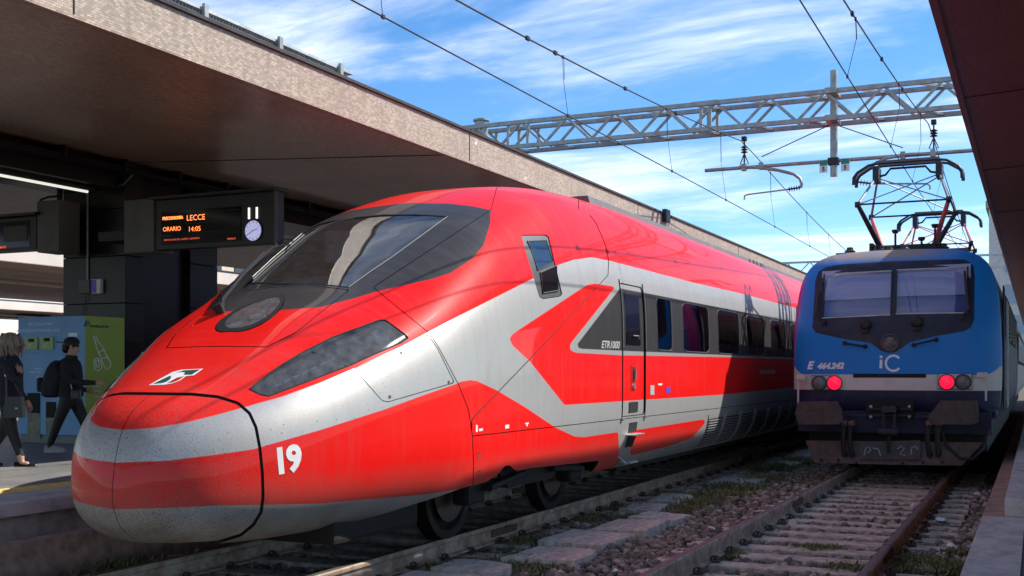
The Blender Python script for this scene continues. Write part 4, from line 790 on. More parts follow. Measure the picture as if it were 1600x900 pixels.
def build_loco():
    T = thing('electric_locomotive', 'blue electric locomotive with two raised pantographs and two lit red tail lamps', 'locomotive', (LX, 25.5, 0))
    O = loco_outline(); c = np.array([0, 2.0]); n = len(O); rs = np.concatenate([np.linspace(.03, .8, 20), np.linspace(.82, 1, 14)]); R = []
    for r in rs: q = c + (O - c) * r; R.append(np.column_stack([LX + q[:, 0], loco_Y(q[:, 0], q[:, 1], r), q[:, 1]]))
    for Y in (18.32, 18.6, 19.2, 20, 22, 25, 28, 31, 33.2): R.append(np.column_stack([LX + O[:, 0], np.maximum(np.full(n, Y), R[33][:, 1] + .02), O[:, 1]]))
    V = np.concatenate(R + [np.array([[LX, loco_Y(np.array(0.), np.array(2.0), 0), 2.0]])]); ci_ = len(V) - 1; m = len(R); F = []
    i = np.arange(m - 1)[:, None] * n; j = np.arange(n)[None]; k = (j + 1) % n; a, b, cc, d = (i + j).ravel(), (i + k).ravel(), (i + n + k).ravel(), (i + n + j).ravel()
    F = np.concatenate([np.column_stack([a, b, cc]), np.column_stack([a, cc, d]), np.column_stack([np.full(n, ci_), (np.arange(n) + 1) % n, np.arange(n)]), ])
    # refine the flat front so that colour edges stay crisp
    x, y, dd = project(V); k_ = dd / FPX; front = V[:, 1] < 19.5
    SUR = [(1270, 503), (1274, 438), (1279, 424), (1291, 417), (1315, 413), (1386, 408), (1493, 405), (1510, 406), (1521, 415), (1523, 431), (1522, 500), (1517, 512), (1505, 518), (1458, 526), (1422, 535), (1410, 543), (1401, 549), (1390, 551), (1377, 548), (1367, 541), (1360, 536), (1315, 529), (1275, 520), (1269, 512)]
    PL = [(1288, 428.5), (1394, 423), (1392, 492), (1284.5, 497)]; PR = [(1401, 422), (1512, 416.5), (1512, 488.5), (1399, 490.5)]
    def subdiv(V, F):
        bm = bmesh.new(); vs = [bm.verts.new(v) for v in V.tolist()]; bm.verts.ensure_lookup_table()
        for f in F.tolist(): bm.faces.new([vs[q] for q in f])
        es = [e for e in bm.edges if e.verts[0].co.y < 18.6 and e.verts[1].co.y < 18.6]; bmesh.ops.subdivide_edges(bm, edges=es, cuts=2, use_grid_fill=True, smooth=0); bmesh.ops.triangulate(bm, faces=bm.faces[:])
        bm.verts.index_update(); V = np.array([v.co[:] for v in bm.verts]); F = np.array([[v.index for v in f.verts] for f in bm.faces]); bm.free(); return V, F
    V, F = subdiv(V, F); x, y, dd = project(V); k_ = dd / FPX; fr = V[:, 1] < 18.9
    zb = 1.50 + .12 * np.clip((np.abs(V[:, 0] - LX) - 1.28) / .2, 0, 1) ** 2; blue = V[:, 2] - zb; navy = np.where(V[:, 1] > 18.7, .4, 1.265 - V[:, 2]); sur = np.where(fr, sd_poly(x, y, SUR) * k_, -.5)  # sides behind the cab go all navy: canopy shade and dirt painted in
    pane_l = np.where(fr, sd_poly(x, y, PL) * k_, -.5); pane_r = np.where(fr, sd_poly(x, y, PR) * k_, -.5)
    sw = np.where(V[:, 1] < 18.7, (LX - 1.44 - V[:, 0]) + .10 * np.clip(V[:, 2] - 2.2, -1, 1) - .10 * (V[:, 2] < 1.5), -.3)
    D = np.column_stack([V, blue, navy, sur, pane_l, pane_r, sw]); org = ORIGIN[T.name]
    def link(name, D, F, material, parent=T, off=0):
        me = bpy.data.meshes.new(name); P = D[:, :3] - org; P[:, 1] += off; me.from_pydata(P.tolist(), [], F.tolist()); me.update(); me.polygons.foreach_set('use_smooth', [True] * len(F)); me.materials.append(material)
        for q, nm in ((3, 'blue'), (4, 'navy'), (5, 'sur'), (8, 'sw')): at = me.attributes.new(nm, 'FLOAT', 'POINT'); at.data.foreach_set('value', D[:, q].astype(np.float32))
        o = bpy.data.objects.new(name, me); COL.objects.link(o); o.parent = parent; return o
    body = None; panes = []
    for q, poly, nm in ((6, PL, 'l'), (7, PR, 'r')):
        p = clip(D, F, D[:, q] - .004); D, F = clip(D, F, -D[:, q] - .002); panes.append((p, poly))
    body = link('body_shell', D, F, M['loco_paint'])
    for (p, poly) in panes:
        w = link('windscreen', *p, M['loco_glass'], off=.01); bd = [loco_surf(*q) for q in poly]; ins = np.array([0, .05, 0]); mid = [bd[0] + (bd[3] - bd[0]) * .60, bd[1] + (bd[2] - bd[1]) * .60]
        e = np.array([[-.04, 0, .05], [.04, 0, .05], [.04, 0, 0], [-.04, 0, 0]])
        MB().add([bd[0] + ins + e[0], bd[1] + ins + e[1], mid[1] + ins + e[2], mid[0] + ins + e[3]], [(0, 1, 2, 3)]).build('sun_blind', M['loco_blind'], w)
        MB().add([mid[0] + ins * 1.6 + e[3], mid[1] + ins * 1.6 + e[2], bd[2] + ins * 1.6 - e[1] * [-1, 0, 1], bd[3] + ins * 1.6 - e[0] * [-1, 0, 1]], [(0, 1, 2, 3)]).build('desk_panel', M['loco_desk'], w)
        for a_, b_ in ((0, 1), (3, 2)): MB().bar(bd[a_] - [0, .006, 0], bd[b_] - [0, .006, 0], .016).build('windscreen_trim', M['galv_light'], w)
        for a_, b_ in ((0, 3), (1, 2)): MB().bar(bd[a_] - [0, .004, 0], bd[b_] - [0, .004, 0], .022).build('windscreen_seal', M['black_rubber'], w)
    MB().box(LX - 1.3, LX + 1.3, 18.75, 18.8, .9, 3.05).build('cab_lining', M['lining'], T); MB().box(LX - 1.4, LX + 1.4, 18.0, 18.7, 1.0, 1.04).build('cab_floor', M['lining'], T)
    S = lambda x, y, o=0.0: loco_surf(x, y) - np.array([0, o, 0])
    def px_text(s, mt, o, u, size, **k):
        Vt, Ft = text_mesh(s, size, k.get('shear', 0), k.get('bold', 0), k.get('spacing', 1)); MB().add([S(o[0] + a_, o[1] - b_ + a_ * u, .004) for a_, b_ in Vt], Ft).build('lettering', mt, T)
    px_text('E', M['loco_white'], (1261, 576.5), -.02, 16.5, shear=.3, bold=.8); px_text('464.242', M['loco_white'], (1277, 576.3), -.02, 12.6, shear=.3, bold=.7, spacing=1.0)
    # 'iC' mark
    m = MB(); m.add([S(1374, 575.5, .004), S(1378.5, 575.5, .004), S(1379, 562, .004), S(1374.5, 562, .004)], [(0, 1, 2, 3)]); m.add([S(1376.7 + 2.4 * math.cos(t), 557.6 + 2.4 * math.sin(t), .004) for t in np.linspace(0, 2 * math.pi, 13)[:-1]], [tuple(range(12))])
    ts = np.linspace(math.radians(40), math.radians(320), 28); oo = [S(1396 + 13.6 * math.cos(t), 567.5 - 13.6 * math.sin(t), .004) for t in ts]; ii = [S(1396 + 10 * math.cos(t), 567.5 - 10 * math.sin(t), .004) for t in ts]
    m.add(oo + ii, [(k2, k2 + 1, 28 + k2 + 1, 28 + k2) for k2 in range(27)]); m.build('lettering', M['loco_white'], T)
    # headlight, round horns caps, handrails
    p = S(1390.5, 536); h = MB().lathe([(.105, .0), (.135, -.02), (.14, .03), (.125, .04), (.11, .03)], p + [0, .0, 0], (0, -1, 0), 28).build('headlight', M['seal'], T, smooth=True)
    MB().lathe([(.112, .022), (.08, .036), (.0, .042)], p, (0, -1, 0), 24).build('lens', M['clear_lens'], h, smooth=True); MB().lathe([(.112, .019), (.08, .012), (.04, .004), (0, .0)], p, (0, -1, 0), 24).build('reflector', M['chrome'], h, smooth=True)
    for (x, y) in ((1353, 506.5), (1433, 503)):
        p = S(x, y); k3 = MB(); k3.lathe([(.0, .10), (.06, .095), (.085, .07), (.085, .0)], p, (0, -1, 0), 18); k3.bbox(p[0] - .05, p[0] + .05, p[1] - .07, p[1] + .02, p[2] - .14, p[2] - .06, .012); k3.build('wiper_motor', M['black_rubber'], T, smooth=True)
    for a_, b_ in (((1320, 536), (1352, 541.5)), ((1428, 539), (1463, 530.5))):
        A, B = S(*a_), S(*b_); o = np.array([0, .07, 0]); k3 = MB().tube([A, A - o, B - o, B], .016, 7); k3.lathe([(.035, 0), (.035, .015)], A, (0, -1, 0), 10); k3.lathe([(.035, 0), (.035, .015)], B, (0, -1, 0), 10); k3.build('handrail', M['black_rubber'], T)
    wv = MB().tube([S(1287, 503, .05), S(1277, 487, .07), S(1279, 465, .06), S(1287, 435, .05)], .02, 6); wv.lathe([(.04, 0), (.04, .07)], S(1287, 503), (0, -1, 0), 10); wv.build('wiper', M['black_rubber'], T)
    wv = MB().tube([S(1502, 495, .05), S(1514, 484, .07), S(1510, 452, .06), S(1507.5, 424, .05)], .02, 6); wv.lathe([(.04, 0), (.04, .07)], S(1502, 495), (0, -1, 0), 10); wv.build('wiper', M['black_rubber'], T)
    # tail lamps
    for (x0, x1, y0, y1, xr, xg, yy) in ((1268.5, 1317, 587, 609, 1304, 1280.3, 598.4), (1465, 1519, 583.5, 608, 1479.5, 1505, 597)):
        A, B = S(x0, y1), S(x1, y0); pl_ = MB().bbox(A[0], B[0], A[1] - .012, A[1] + .03, A[2], B[2], .02).build('lamp_plate', M['loco_band'], T)
        MB().tube([(A[0], A[1] - .011, A[2]), (B[0], A[1] - .011, A[2]), (B[0], A[1] - .011, B[2]), (A[0], A[1] - .011, B[2])], .006, 5, closed=True).build('plate_edge', M['seal'], pl_)
        for xx, mt, nm in ((xr, 'tail_red', 'tail_lamp'), (xg, 'lamp_back', 'marker_lamp')):
            p = S(xx, yy, .012); o = MB().lathe([(.112, -.01), (.118, .022), (.102, .03), (.098, .012)], p, (0, -1, 0), 26).build(nm, M['seal'], pl_, smooth=True); MB().lathe([(.1, .012), (.07, .026), (.0, .032)], p, (0, -1, 0), 22).build('lens', M[mt], o if False else pl_, smooth=True)
    A, B = S(1333, 590), S(1447, 584); MB().box(A[0], B[0], A[1] - .008, A[1] + .01, A[2], B[2]).build('vent_slot', M['black_gap'], T)
    for (bx, by, rx, ry) in ((1253, 590, 1249, 648), (1535, 586, 1541, 626)):
        p = S(bx, by); MB().bbox(p[0] - .07, p[0] + .07, p[1] - .12, p[1], p[2] - .04, p[2] + .04, .015).build('socket_box', M['loco_band'], T); q = S(rx, ry); MB().tube([p - [0, .1, .0], (q[0], p[1] - .1, p[2] - .08), (q[0], p[1] - .1, q[2])], .016, 6).build('step_rail', M['loco_band'], T)
    # buffer beam, buffers, coupling
    MB().bbox(LX - 1.38, LX + 1.38, LY + .02, LY + .5, .62, .95, .02).build('buffer_beam', M['loco_navy'], T)
    A, B = onY(1353, 652, LY - .02), onY(1428, 623, LY - .02); MB().box(A[0], B[0], LY - .02, LY + .3, A[2], B[2]).build('coupling_recess', M['black_gap'], T)
    for (x, y) in ((1361, 635), (1421, 635), (1361, 651), (1421, 651)): p = onY(x, y, LY - .03); MB().lathe([(.0, .03), (.022, .03), (.022, .0)], p, (0, -1, 0), 8).build('bolt', M['galv'], T)
    for y in (639, 649): a_, b_ = onY(1356, y, LY - .03), onY(1425, y, LY - .03); MB().bar(a_, b_, .03).build('coupling_bar', M['steel_dark'], T)
    for poly in ([(1248, 628), (1258, 627), (1308, 627), (1316, 640), (1318, 658), (1310, 663), (1250, 663), (1245, 654), (1245, 638)], [(1470, 626), (1526, 626), (1529, 640), (1528, 660), (1518, 663), (1455, 663), (1451, 656), (1452, 648)]):
        q = [onY(x, y, 17.3) for x, y in poly]; bm_ = MB().prism([(p[0], p[2]) for p in q], 'xz', 17.24, 17.32); bo = bm_.build('buffer', M['buffer_m'], T); cx = np.mean([p[0] for p in q]); cz = np.mean([p[2] for p in q])
        MB().lathe([(.13, 0), (.13, .25), (.16, .25), (.16, .52)], (cx, 17.31, cz), (0, 1, 0), 20).build('buffer_stem', M['steel_dark'], bo, smooth=True)
    hk = MB()
    for sx in (-1, 1): a_ = onY(1389 + sx * 9, 641, 17.5); b_ = onY(1389 + sx * 8.5, 675, 17.45); hk.tube([a_, b_], .022, 7)
    a_ = onY(1389, 640, 17.5); hk.bbox(a_[0] - .11, a_[0] + .11, 17.45, LY + .1, a_[2] - .05, a_[2] + .05, .02); b_ = onY(1388, 675, 17.45); hk.lathe([(.05, -.14), (.06, -.08), (.06, .08), (.05, .14)], b_, (1, 0, 0), 10); hk.tube([b_, onY(1388, 708, 17.5)], [.03, .018], 7); hk.build('screw_coupling', M['steel_dark'], T)
    for xs in ((1320, 1317, 1319), (1330, 1327, 1331), (1451, 1449, 1452), (1466, 1464, 1466)):
        a_, b_, c_ = onY(xs[0], 664, 17.6), onY(xs[1], 690, 17.5), onY(xs[2], 712, 17.55); MB().tube([a_, (a_[0], 17.5, a_[2] - .05), b_, c_, (c_[0] + .03, 17.68, c_[2] + .05)], .034, 8).build('brake_hose', M['black_rubber'], T, smooth=True); MB().bbox(a_[0] - .035, a_[0] + .035, 17.55, LY + .05, a_[2] - .03, a_[2] + .06, .012).build('hose_cock', M['hose_brown'], T)
    arc = [onY(1468, 668, 17.62), onY(1478, 695, 17.55), onY(1500, 716, 17.5), onY(1520, 717, 17.5), onY(1537, 700, 17.52), onY(1545, 672, 17.65)]; MB().tube(arc, .022, 7).build('jumper_cable', M['black_rubber'], T, smooth=True)
    # snow plough
    q = [onY(x, y, 17.55) for x, y in ((1256, 689), (1272, 723), (1390, 726), (1503, 727.5), (1536, 692))]; tk = np.array([0, .04, 0]); top = [q[0] + [0, .12, 0], q[4] + [0, .12, 0]]
    Vp = [top[0], q[1], q[2], q[3], top[1], (q[0] + q[4]) / 2 + [0, .1, 0]]; MB().add(Vp + [v + tk for v in Vp], [(0, 1, 2, 5), (5, 2, 3, 4), (6, 11, 8, 7), (11, 10, 9, 8), (0, 6, 7, 1), (1, 7, 8, 2), (2, 8, 9, 3), (3, 9, 10, 4), (4, 10, 11, 5), (5, 11, 6, 0)]).build('snow_plough', M['plough_m'], T)
    pp = [onY(x, y, 17.545) for x, y in ((1342, 690), (1438, 688), (1438, 718), (1344, 718))]; pc = MB().add([p - [0, .012, 0] for p in pp] + pp, [(0, 1, 2, 3), (0, 4, 5, 1), (1, 5, 6, 2), (2, 6, 7, 3), (3, 7, 4, 0)]).build('plough_plate', M['plough_m2'], T)
    for (x, y) in ((1283, 718), (1310, 718), (1338, 722), (1410, 723), (1442, 722), (1472, 722)): p = onY(x, y, 17.55); MB().lathe([(.0, .025), (.022, .02), (.022, -.02)], p, (0, -1, 0), 8).build('bolt', M['steel_dark'], T)
    scr = MB()                                             # chalk scrawl on the plate
    for L_ in ([(1350, 712), (1353, 700), (1358, 698), (1360, 704), (1356, 708)], [(1364, 700), (1372, 702), (1376, 712)], [(1402, 702), (1408, 697), (1413, 700), (1406, 710), (1415, 712)], [(1424, 710), (1424, 700), (1430, 697), (1434, 702)]): scr.tube([onY(x, y, 17.528) for x, y in L_], .011, 4)
    scr.build('chalk_mark', M['chalk'], pc)
    # underframe, bogies, side
    MB().box(LX - 1.3, LX + 1.3, 18.3, 33, .35, .86).build('underframe', M['dark_under'], T)
    for yc in (20.6, 30.5):
        B_ = MB().bbox(LX - 1.15, LX + 1.15, yc - 1.9, yc + 1.9, .45, .75, .03).build('bogie', M['bogie_m'], T)
        for dy in (-1.3, 1.3):
            for sg in (-1, 1): MB().lathe([(.2, -.05), (.5, -.05), (.55, -.07), (.53, .065), (.42, .05), (.1, .07), (0, .07)], (LX + sg * .7535, yc + dy, .53), (sg, 0, 0), 30).build('wheel', M['wheel_m'], B_, smooth=True)
    for sg in (1, -1):
        xs = LX + sg * 1.5
        for y0 in (19.6, 22.4, 25.2, 28.0):
            gl = MB().bbox(min(xs, xs + sg * .03), max(xs, xs + sg * .03), y0, y0 + 1.7, 2.1, 2.75, .01).build('side_grille', M['steel_dark'], T)
            m = MB()
            for z in np.linspace(2.16, 2.7, 9): m.box(min(xs + sg * .03, xs + sg * .045), max(xs + sg * .03, xs + sg * .045), y0 + .05, y0 + 1.65, z - .012, z + .012)
            m.build('louvre_slats', M['steel_dark'], gl, kind='stuff')
        dr = MB().bbox(min(xs, xs + sg * .02), max(xs, xs + sg * .02), 18.75, 19.4, .95, 2.85, .01).build('cab_door', M['loco_navy'], T); 
        for yy in (18.68, 19.47): MB().tube([(xs + sg * .06, yy, 1.0), (xs + sg * .06, yy, 2.6)], .015, 6).build('grab_rail', M['galv_light'], dr)
    # roof gear
    rf = MB().bbox(LX - 1.0, LX + 1.0, 19.0, 33, 3.38, 3.47, .02).build('roof_deck', M['roof_grey'], T)
    for (x, y, h_) in ((1399, 389, .34), (1461, 387, .40), (1440, 388, .2)):
        p = onY(x, y, 19.6); p[2] = 3.46; k3 = MB(); k3.tube([p, p + [0, 0, h_]], .02, 6); k3.lathe([(.0, .0), (.04, .01), (.06, .05), (.055, .07), (0, .075)], p + [0, 0, h_], (0, 0, 1), 12); k3.build('roof_aerial', M['steel_dark'], rf)
    for (x, y) in ((1328, 391), (1378, 388), (1389, 386), (1413, 386), (1474, 385)):
        p = onY(x, y, 19.7); p[2] = 3.46; MB().lathe([(.1, 0), (.1, .05), (.06, .07), (.1, .09), (.06, .12), (.05, .16), (0, .17)], p, (0, 0, 1), 12).build('roof_insulator', M['insulator'], rf)
    kk = MB(); 
    for y0 in (21.4, 22.3, 23.2): kk.bbox(LX - .6, LX + .5, y0, y0 + .6, 3.46, 3.68, .04)
    kk.build('roof_equipment', M['housing'], rf)
    def pantograph(yc, zt, marm, mlow, nm):
        P = MB(); zb = 3.62
        for sx in (-1, 1):
            P.bar((LX + sx * .5, yc - .75, zb), (LX + sx * .5, yc + .75, zb), .06)
            for sy in (-1, 1): P.lathe([(.05, 0), (.09, .02), (.05, .04), (.09, .06), (.05, .08), (.05, .14)], (LX + sx * .5, yc + sy * .6, 3.46), (0, 0, 1), 10)
        for sy in (-1, 1): P.bar((LX - .55, yc + sy * .3, zb), (LX + .55, yc + sy * .3, zb), .06)
        B_ = P.build('pantograph', M['steel_dark'], T); ze = zb + (zt - zb) * .46; el = {}
        for sy in (-1, 1):
            for sx in (-1, 1):
                a_ = (LX + sx * .42, yc + sy * .12, zb); e_ = (LX + sx * .70, yc + sy * .85, ze); el[sx, sy] = e_; t_ = (LX + sx * .50, yc + sy * .10, zt - .22)
                MB().tube([a_, e_], [.05, .035], 8).build('lower_arm', mlow if sy * sx < 0 else M['steel_dark'], B_); MB().tube([e_, t_], [.022, .018], 7).build('upper_arm', marm, B_); MB().lathe([(.05, -.04), (.05, .04)], e_, (1, 0, 0), 10).build('elbow', M['steel_dark'], B_)
            MB().tube([el[-1, sy], el[1, sy]], .016, 6).build('elbow_bar', M['steel_dark'], B_); MB().tube([el[-1, sy], (LX + .50, yc + sy * .10, zt - .24)], .011, 6).build('cross_brace', marm, B_); MB().tube([el[1, sy], (LX - .50, yc + sy * .10, zt - .24)], .011, 6).build('cross_brace', marm, B_)
        for sx in (-1, 1): MB().bbox(LX + sx * .5 - .05, LX + sx * .5 + .05, yc - .2, yc + .2, zt - .30, zt - .05, .02).build('head_spring', M['steel_dark'], B_)
        for sy in (-1, 1):
            pts = [(LX + x, yc + sy * .16, zt + z) for x, z in ((-.86, -.34), (-.855, -.22), (-.80, -.14), (-.62, -.03), (-.42, 0), (.42, 0), (.62, -.03), (.80, -.14), (.855, -.22), (.86, -.34))]
            hd = MB().tube(pts, [.03, .03, .024, .022, .026, .026, .022, .024, .03, .03], 7).build('collector_bow', M['steel_dark'], B_, smooth=True); MB().bbox(LX - .5, LX + .5, yc + sy * .16 - .035, yc + sy * .16 + .035, zt - .01, zt + .035, .008).build('carbon_strip', M['roof_grey'], hd)
        MB().tube([(LX - .46, yc, zt - .2), (LX - .36, yc, zt - .18), (LX - .28, yc, zt - .08), (LX + .28, yc, zt - .08), (LX + .36, yc, zt - .18), (LX + .46, yc, zt - .2)], .02, 7).build('head_bar', M['steel_dark'], B_, smooth=True)
        return B_
    pantograph(20.2, 5.06, M['arm_grey'], M['arm_pink'], 0); pantograph(27.0, 5.06, M['arm_pink'], M['steel_dark'], 1)
    return T
def loco_paint():
    m = bpy.data.materials.new('loco_paint'); m.use_nodes = True; N, L = nodes(m); b = N['Principled BSDF']; tc = N.new('ShaderNodeTexCoord')
    def step(attr, w=.004):
        a = N.new('ShaderNodeAttribute'); a.attribute_name = attr; r = N.new('ShaderNodeMapRange'); r.inputs['From Min'].default_value = -w; r.inputs['From Max'].default_value = w; L.new(a.outputs['Fac'], r.inputs[0]); return r.outputs[0]
    def mixc(f, A, B):
        x = N.new('ShaderNodeMix'); x.data_type = 'RGBA'; L.new(f, x.inputs['Factor'])
        for s, v in (('A', A), ('B', B)):
            if isinstance(v, tuple): x.inputs[s].default_value = (*v, 1)
            else: L.new(v, x.inputs[s])
        return x.outputs['Result']
    no = N.new('ShaderNodeTexNoise'); no.inputs['Scale'].default_value = 2.6; no.inputs['Detail'].default_value = 8; no.inputs['Roughness'].default_value = .7; L.new(tc.outputs['Object'], no.inputs['Vector'])
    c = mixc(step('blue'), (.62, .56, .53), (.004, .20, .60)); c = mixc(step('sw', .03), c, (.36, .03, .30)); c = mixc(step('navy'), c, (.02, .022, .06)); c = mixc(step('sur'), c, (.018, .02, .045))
    ps = N.new('ShaderNodeSeparateXYZ'); L.new(tc.outputs['Object'], ps.inputs[0]); lo = N.new('ShaderNodeMapRange'); lo.inputs['From Min'].default_value = 3.2; lo.inputs['From Max'].default_value = 3.32; L.new(ps.outputs['Z'], lo.inputs[0])
    rx = N.new('ShaderNodeMapRange'); rx.inputs['From Min'].default_value = 1.0; rx.inputs['From Max'].default_value = .3; L.new(ps.outputs['X'], rx.inputs[0])
    d = N.new('ShaderNodeMath'); d.operation = 'MULTIPLY'; L.new(lo.outputs[0], d.inputs[0]); L.new(rx.outputs[0], d.inputs[1]); d2 = N.new('ShaderNodeMath'); d2.operation = 'MULTIPLY_ADD'; L.new(no.outputs[0], d2.inputs[0]); d2.inputs[1].default_value = 1.6; d2.inputs[2].default_value = .05
    d3 = N.new('ShaderNodeMath'); d3.operation = 'MULTIPLY'; d3.use_clamp = True; L.new(d.outputs[0], d3.inputs[0]); L.new(d2.outputs[0], d3.inputs[1]); c = mixc(d3.outputs[0], c, (.36, .27, .19))
    d4 = N.new('ShaderNodeMapRange'); d4.inputs['From Min'].default_value = .5; d4.inputs['From Max'].default_value = .8; d4.inputs['To Max'].default_value = .4; L.new(no.outputs[0], d4.inputs[0]); c = mixc(d4.outputs[0], c, (.12, .10, .09))
    L.new(c, b.inputs['Base Color']); b.inputs['Roughness'].default_value = .55; b.inputs['Specular IOR Level'].default_value = .3; b.inputs['Coat Weight'].default_value = .06; b.inputs['Coat Roughness'].default_value = .12; return m
M['loco_paint'] = loco_paint(); M['loco_white'] = mat('loco_white', (.75, .75, .76), .5); M['loco_band'] = mat('loco_band', (.6, .54, .51), .5, var=.25, vscale=6); M['loco_navy'] = mat('loco_navy', (.02, .022, .05), .8, var=.4, vscale=6)
M['loco_glass'] = glass_mat('loco_glass', (.85, .88, .95), 1.75); M['loco_blind'] = mat('loco_blind', (.30, .35, .56), .7); M['loco_desk'] = mat('loco_desk', (.06, .085, .30), .6)
M['tail_red'] = mat('tail_red', (.5, .01, .02), .3, emit=(1.0, .004, .03), estr=1.25); M['buffer_m'] = mat('buffer_m', (.075, .052, .045), .65, var=.5, vscale=8, bump=.2, bscale=30); M['plough_m'] = mat('plough_m', (.12, .085, .078), .75, var=.5, vscale=7, bump=.2, bscale=40); M['plough_m2'] = mat('plough_m2', (.075, .068, .075), .7, var=.4, vscale=9); M['hose_brown'] = mat('hose_brown', (.2, .10, .07), .7); M['chalk'] = mat('chalk', (.3, .29, .31), .9)
M['arm_grey'] = mat('arm_grey', (.25, .26, .28), .5, metal=.5); M['arm_pink'] = mat('arm_pink', (.55, .12, .12), .55)
LOCO = build_loco()
coach = thing('passenger_coach', 'dark blue and white coach coupled behind the blue locomotive', 'train coach', (LX, 45, 0))
O = loco_outline(64); MB().add([(LX + a, Y, b) for Y in (34.0, 58.0) for a, b in O], [tuple(range(64)), tuple(range(64, 128))] + [(i, (i + 1) % 64, 64 + (i + 1) % 64, 64 + i) for i in range(64)]).build('body', M['loco_band'], coach)
for sg in (-1, 1):
    xs = LX + sg * 1.5; MB().box(min(xs, xs + sg * .006), max(xs, xs + sg * .006), 34.1, 57.9, 1.75, 2.65).build('window_band', M['loco_navy'], coach)
    for k in range(10): MB().bbox(min(xs, xs + sg * .012), max(xs, xs + sg * .012), 35.4 + k * 2.2, 36.8 + k * 2.2, 1.85, 2.55, .004).build('window', M['win_dark'], coach)
MB().box(LX - 1.2, LX + 1.2, 34.5, 57.5, .3, .86).build('underframe', M['dark_under'], coach)
MB().box(LX - .6, LX + .6, 33.2, 34.0, 1.0, 3.0).build('gangway', M['black_rubber'], coach)
# ================================================================ OVERHEAD LINE
GY = 24.43
def build_gantry():
    T = thing('overhead_gantry', 'grey steel lattice gantry spanning the tracks above both trains', 'gantry', (-12.0, 24.4, -.2))
    X0, X1, yf, yr, zb, zt = -12.6, 6.0, 24.1, 24.72, 6.77, 7.33
    for y in (yf, yr):
        for z in (zb, zt): MB().box(X0, X1, y - .045, y + .045, z - .045, z + .045).build('chord', M['galv'], T)
    p = .575; n = int((X1 - X0) / p)
    for y in (yf, yr):
        for k in range(n):
            x = X0 + k * p; a, b = ((x, y, zb), (x + p, y, zt)) if k % 2 == 0 else ((x, y, zt), (x + p, y, zb)); MB().bar(a, b, .05).build('brace', M['galv'], T)
        for x in (-11.8, -11.2, -10.7, -6.6, -6.4, -.9): MB().bar((x, y, zb), (x, y, zt), .06).build('upright', M['galv'], T)
    for k in range(0, n, 2):
        x = X0 + k * p
        for z in (zb, zt): MB().bar((x, yf, z), (x + p, yr, z), .04).build('lacing', M['galv'], T)
    for x in (-6.5, -.95):
        for z in (zb, zt):
            for y in (yf - .05, yr - .05): MB().box(x - .28, x + .28, y - .012, y, z - .05, z + .05).build('splice_plate', M['galv'], T)
    for x in (-12.05, 5.6):
        ms = MB().tube([(x, 24.41, -.25), (x, 24.41, 7.55)], [.2, .16], 16).build('mast', M['galv'], T, smooth=True); MB().lathe([(.17, 0), (.2, .02), (.2, .06), (0, .1)], (x, 24.41, 7.5), (0, 0, 1), 16).build('mast_cap', M['galv'], ms)
    for k, x in enumerate((-13.3, -12.75)):
        MB().bar((x, yf - .25, 7.45), (x, yr + .25, 7.45), .07).build('outrigger', M['galv'], T); MB().bar((X0, yf + (yr - yf) * k, zt), (-13.5, yf + (yr - yf) * k, 7.4), .07).build('outrigger', M['galv'], T); MB().bar((x, yf, 7.4), (-12.2, yf, zb), .05).build('outrigger', M['galv'], T)
    return T
GANTRY = build_gantry()
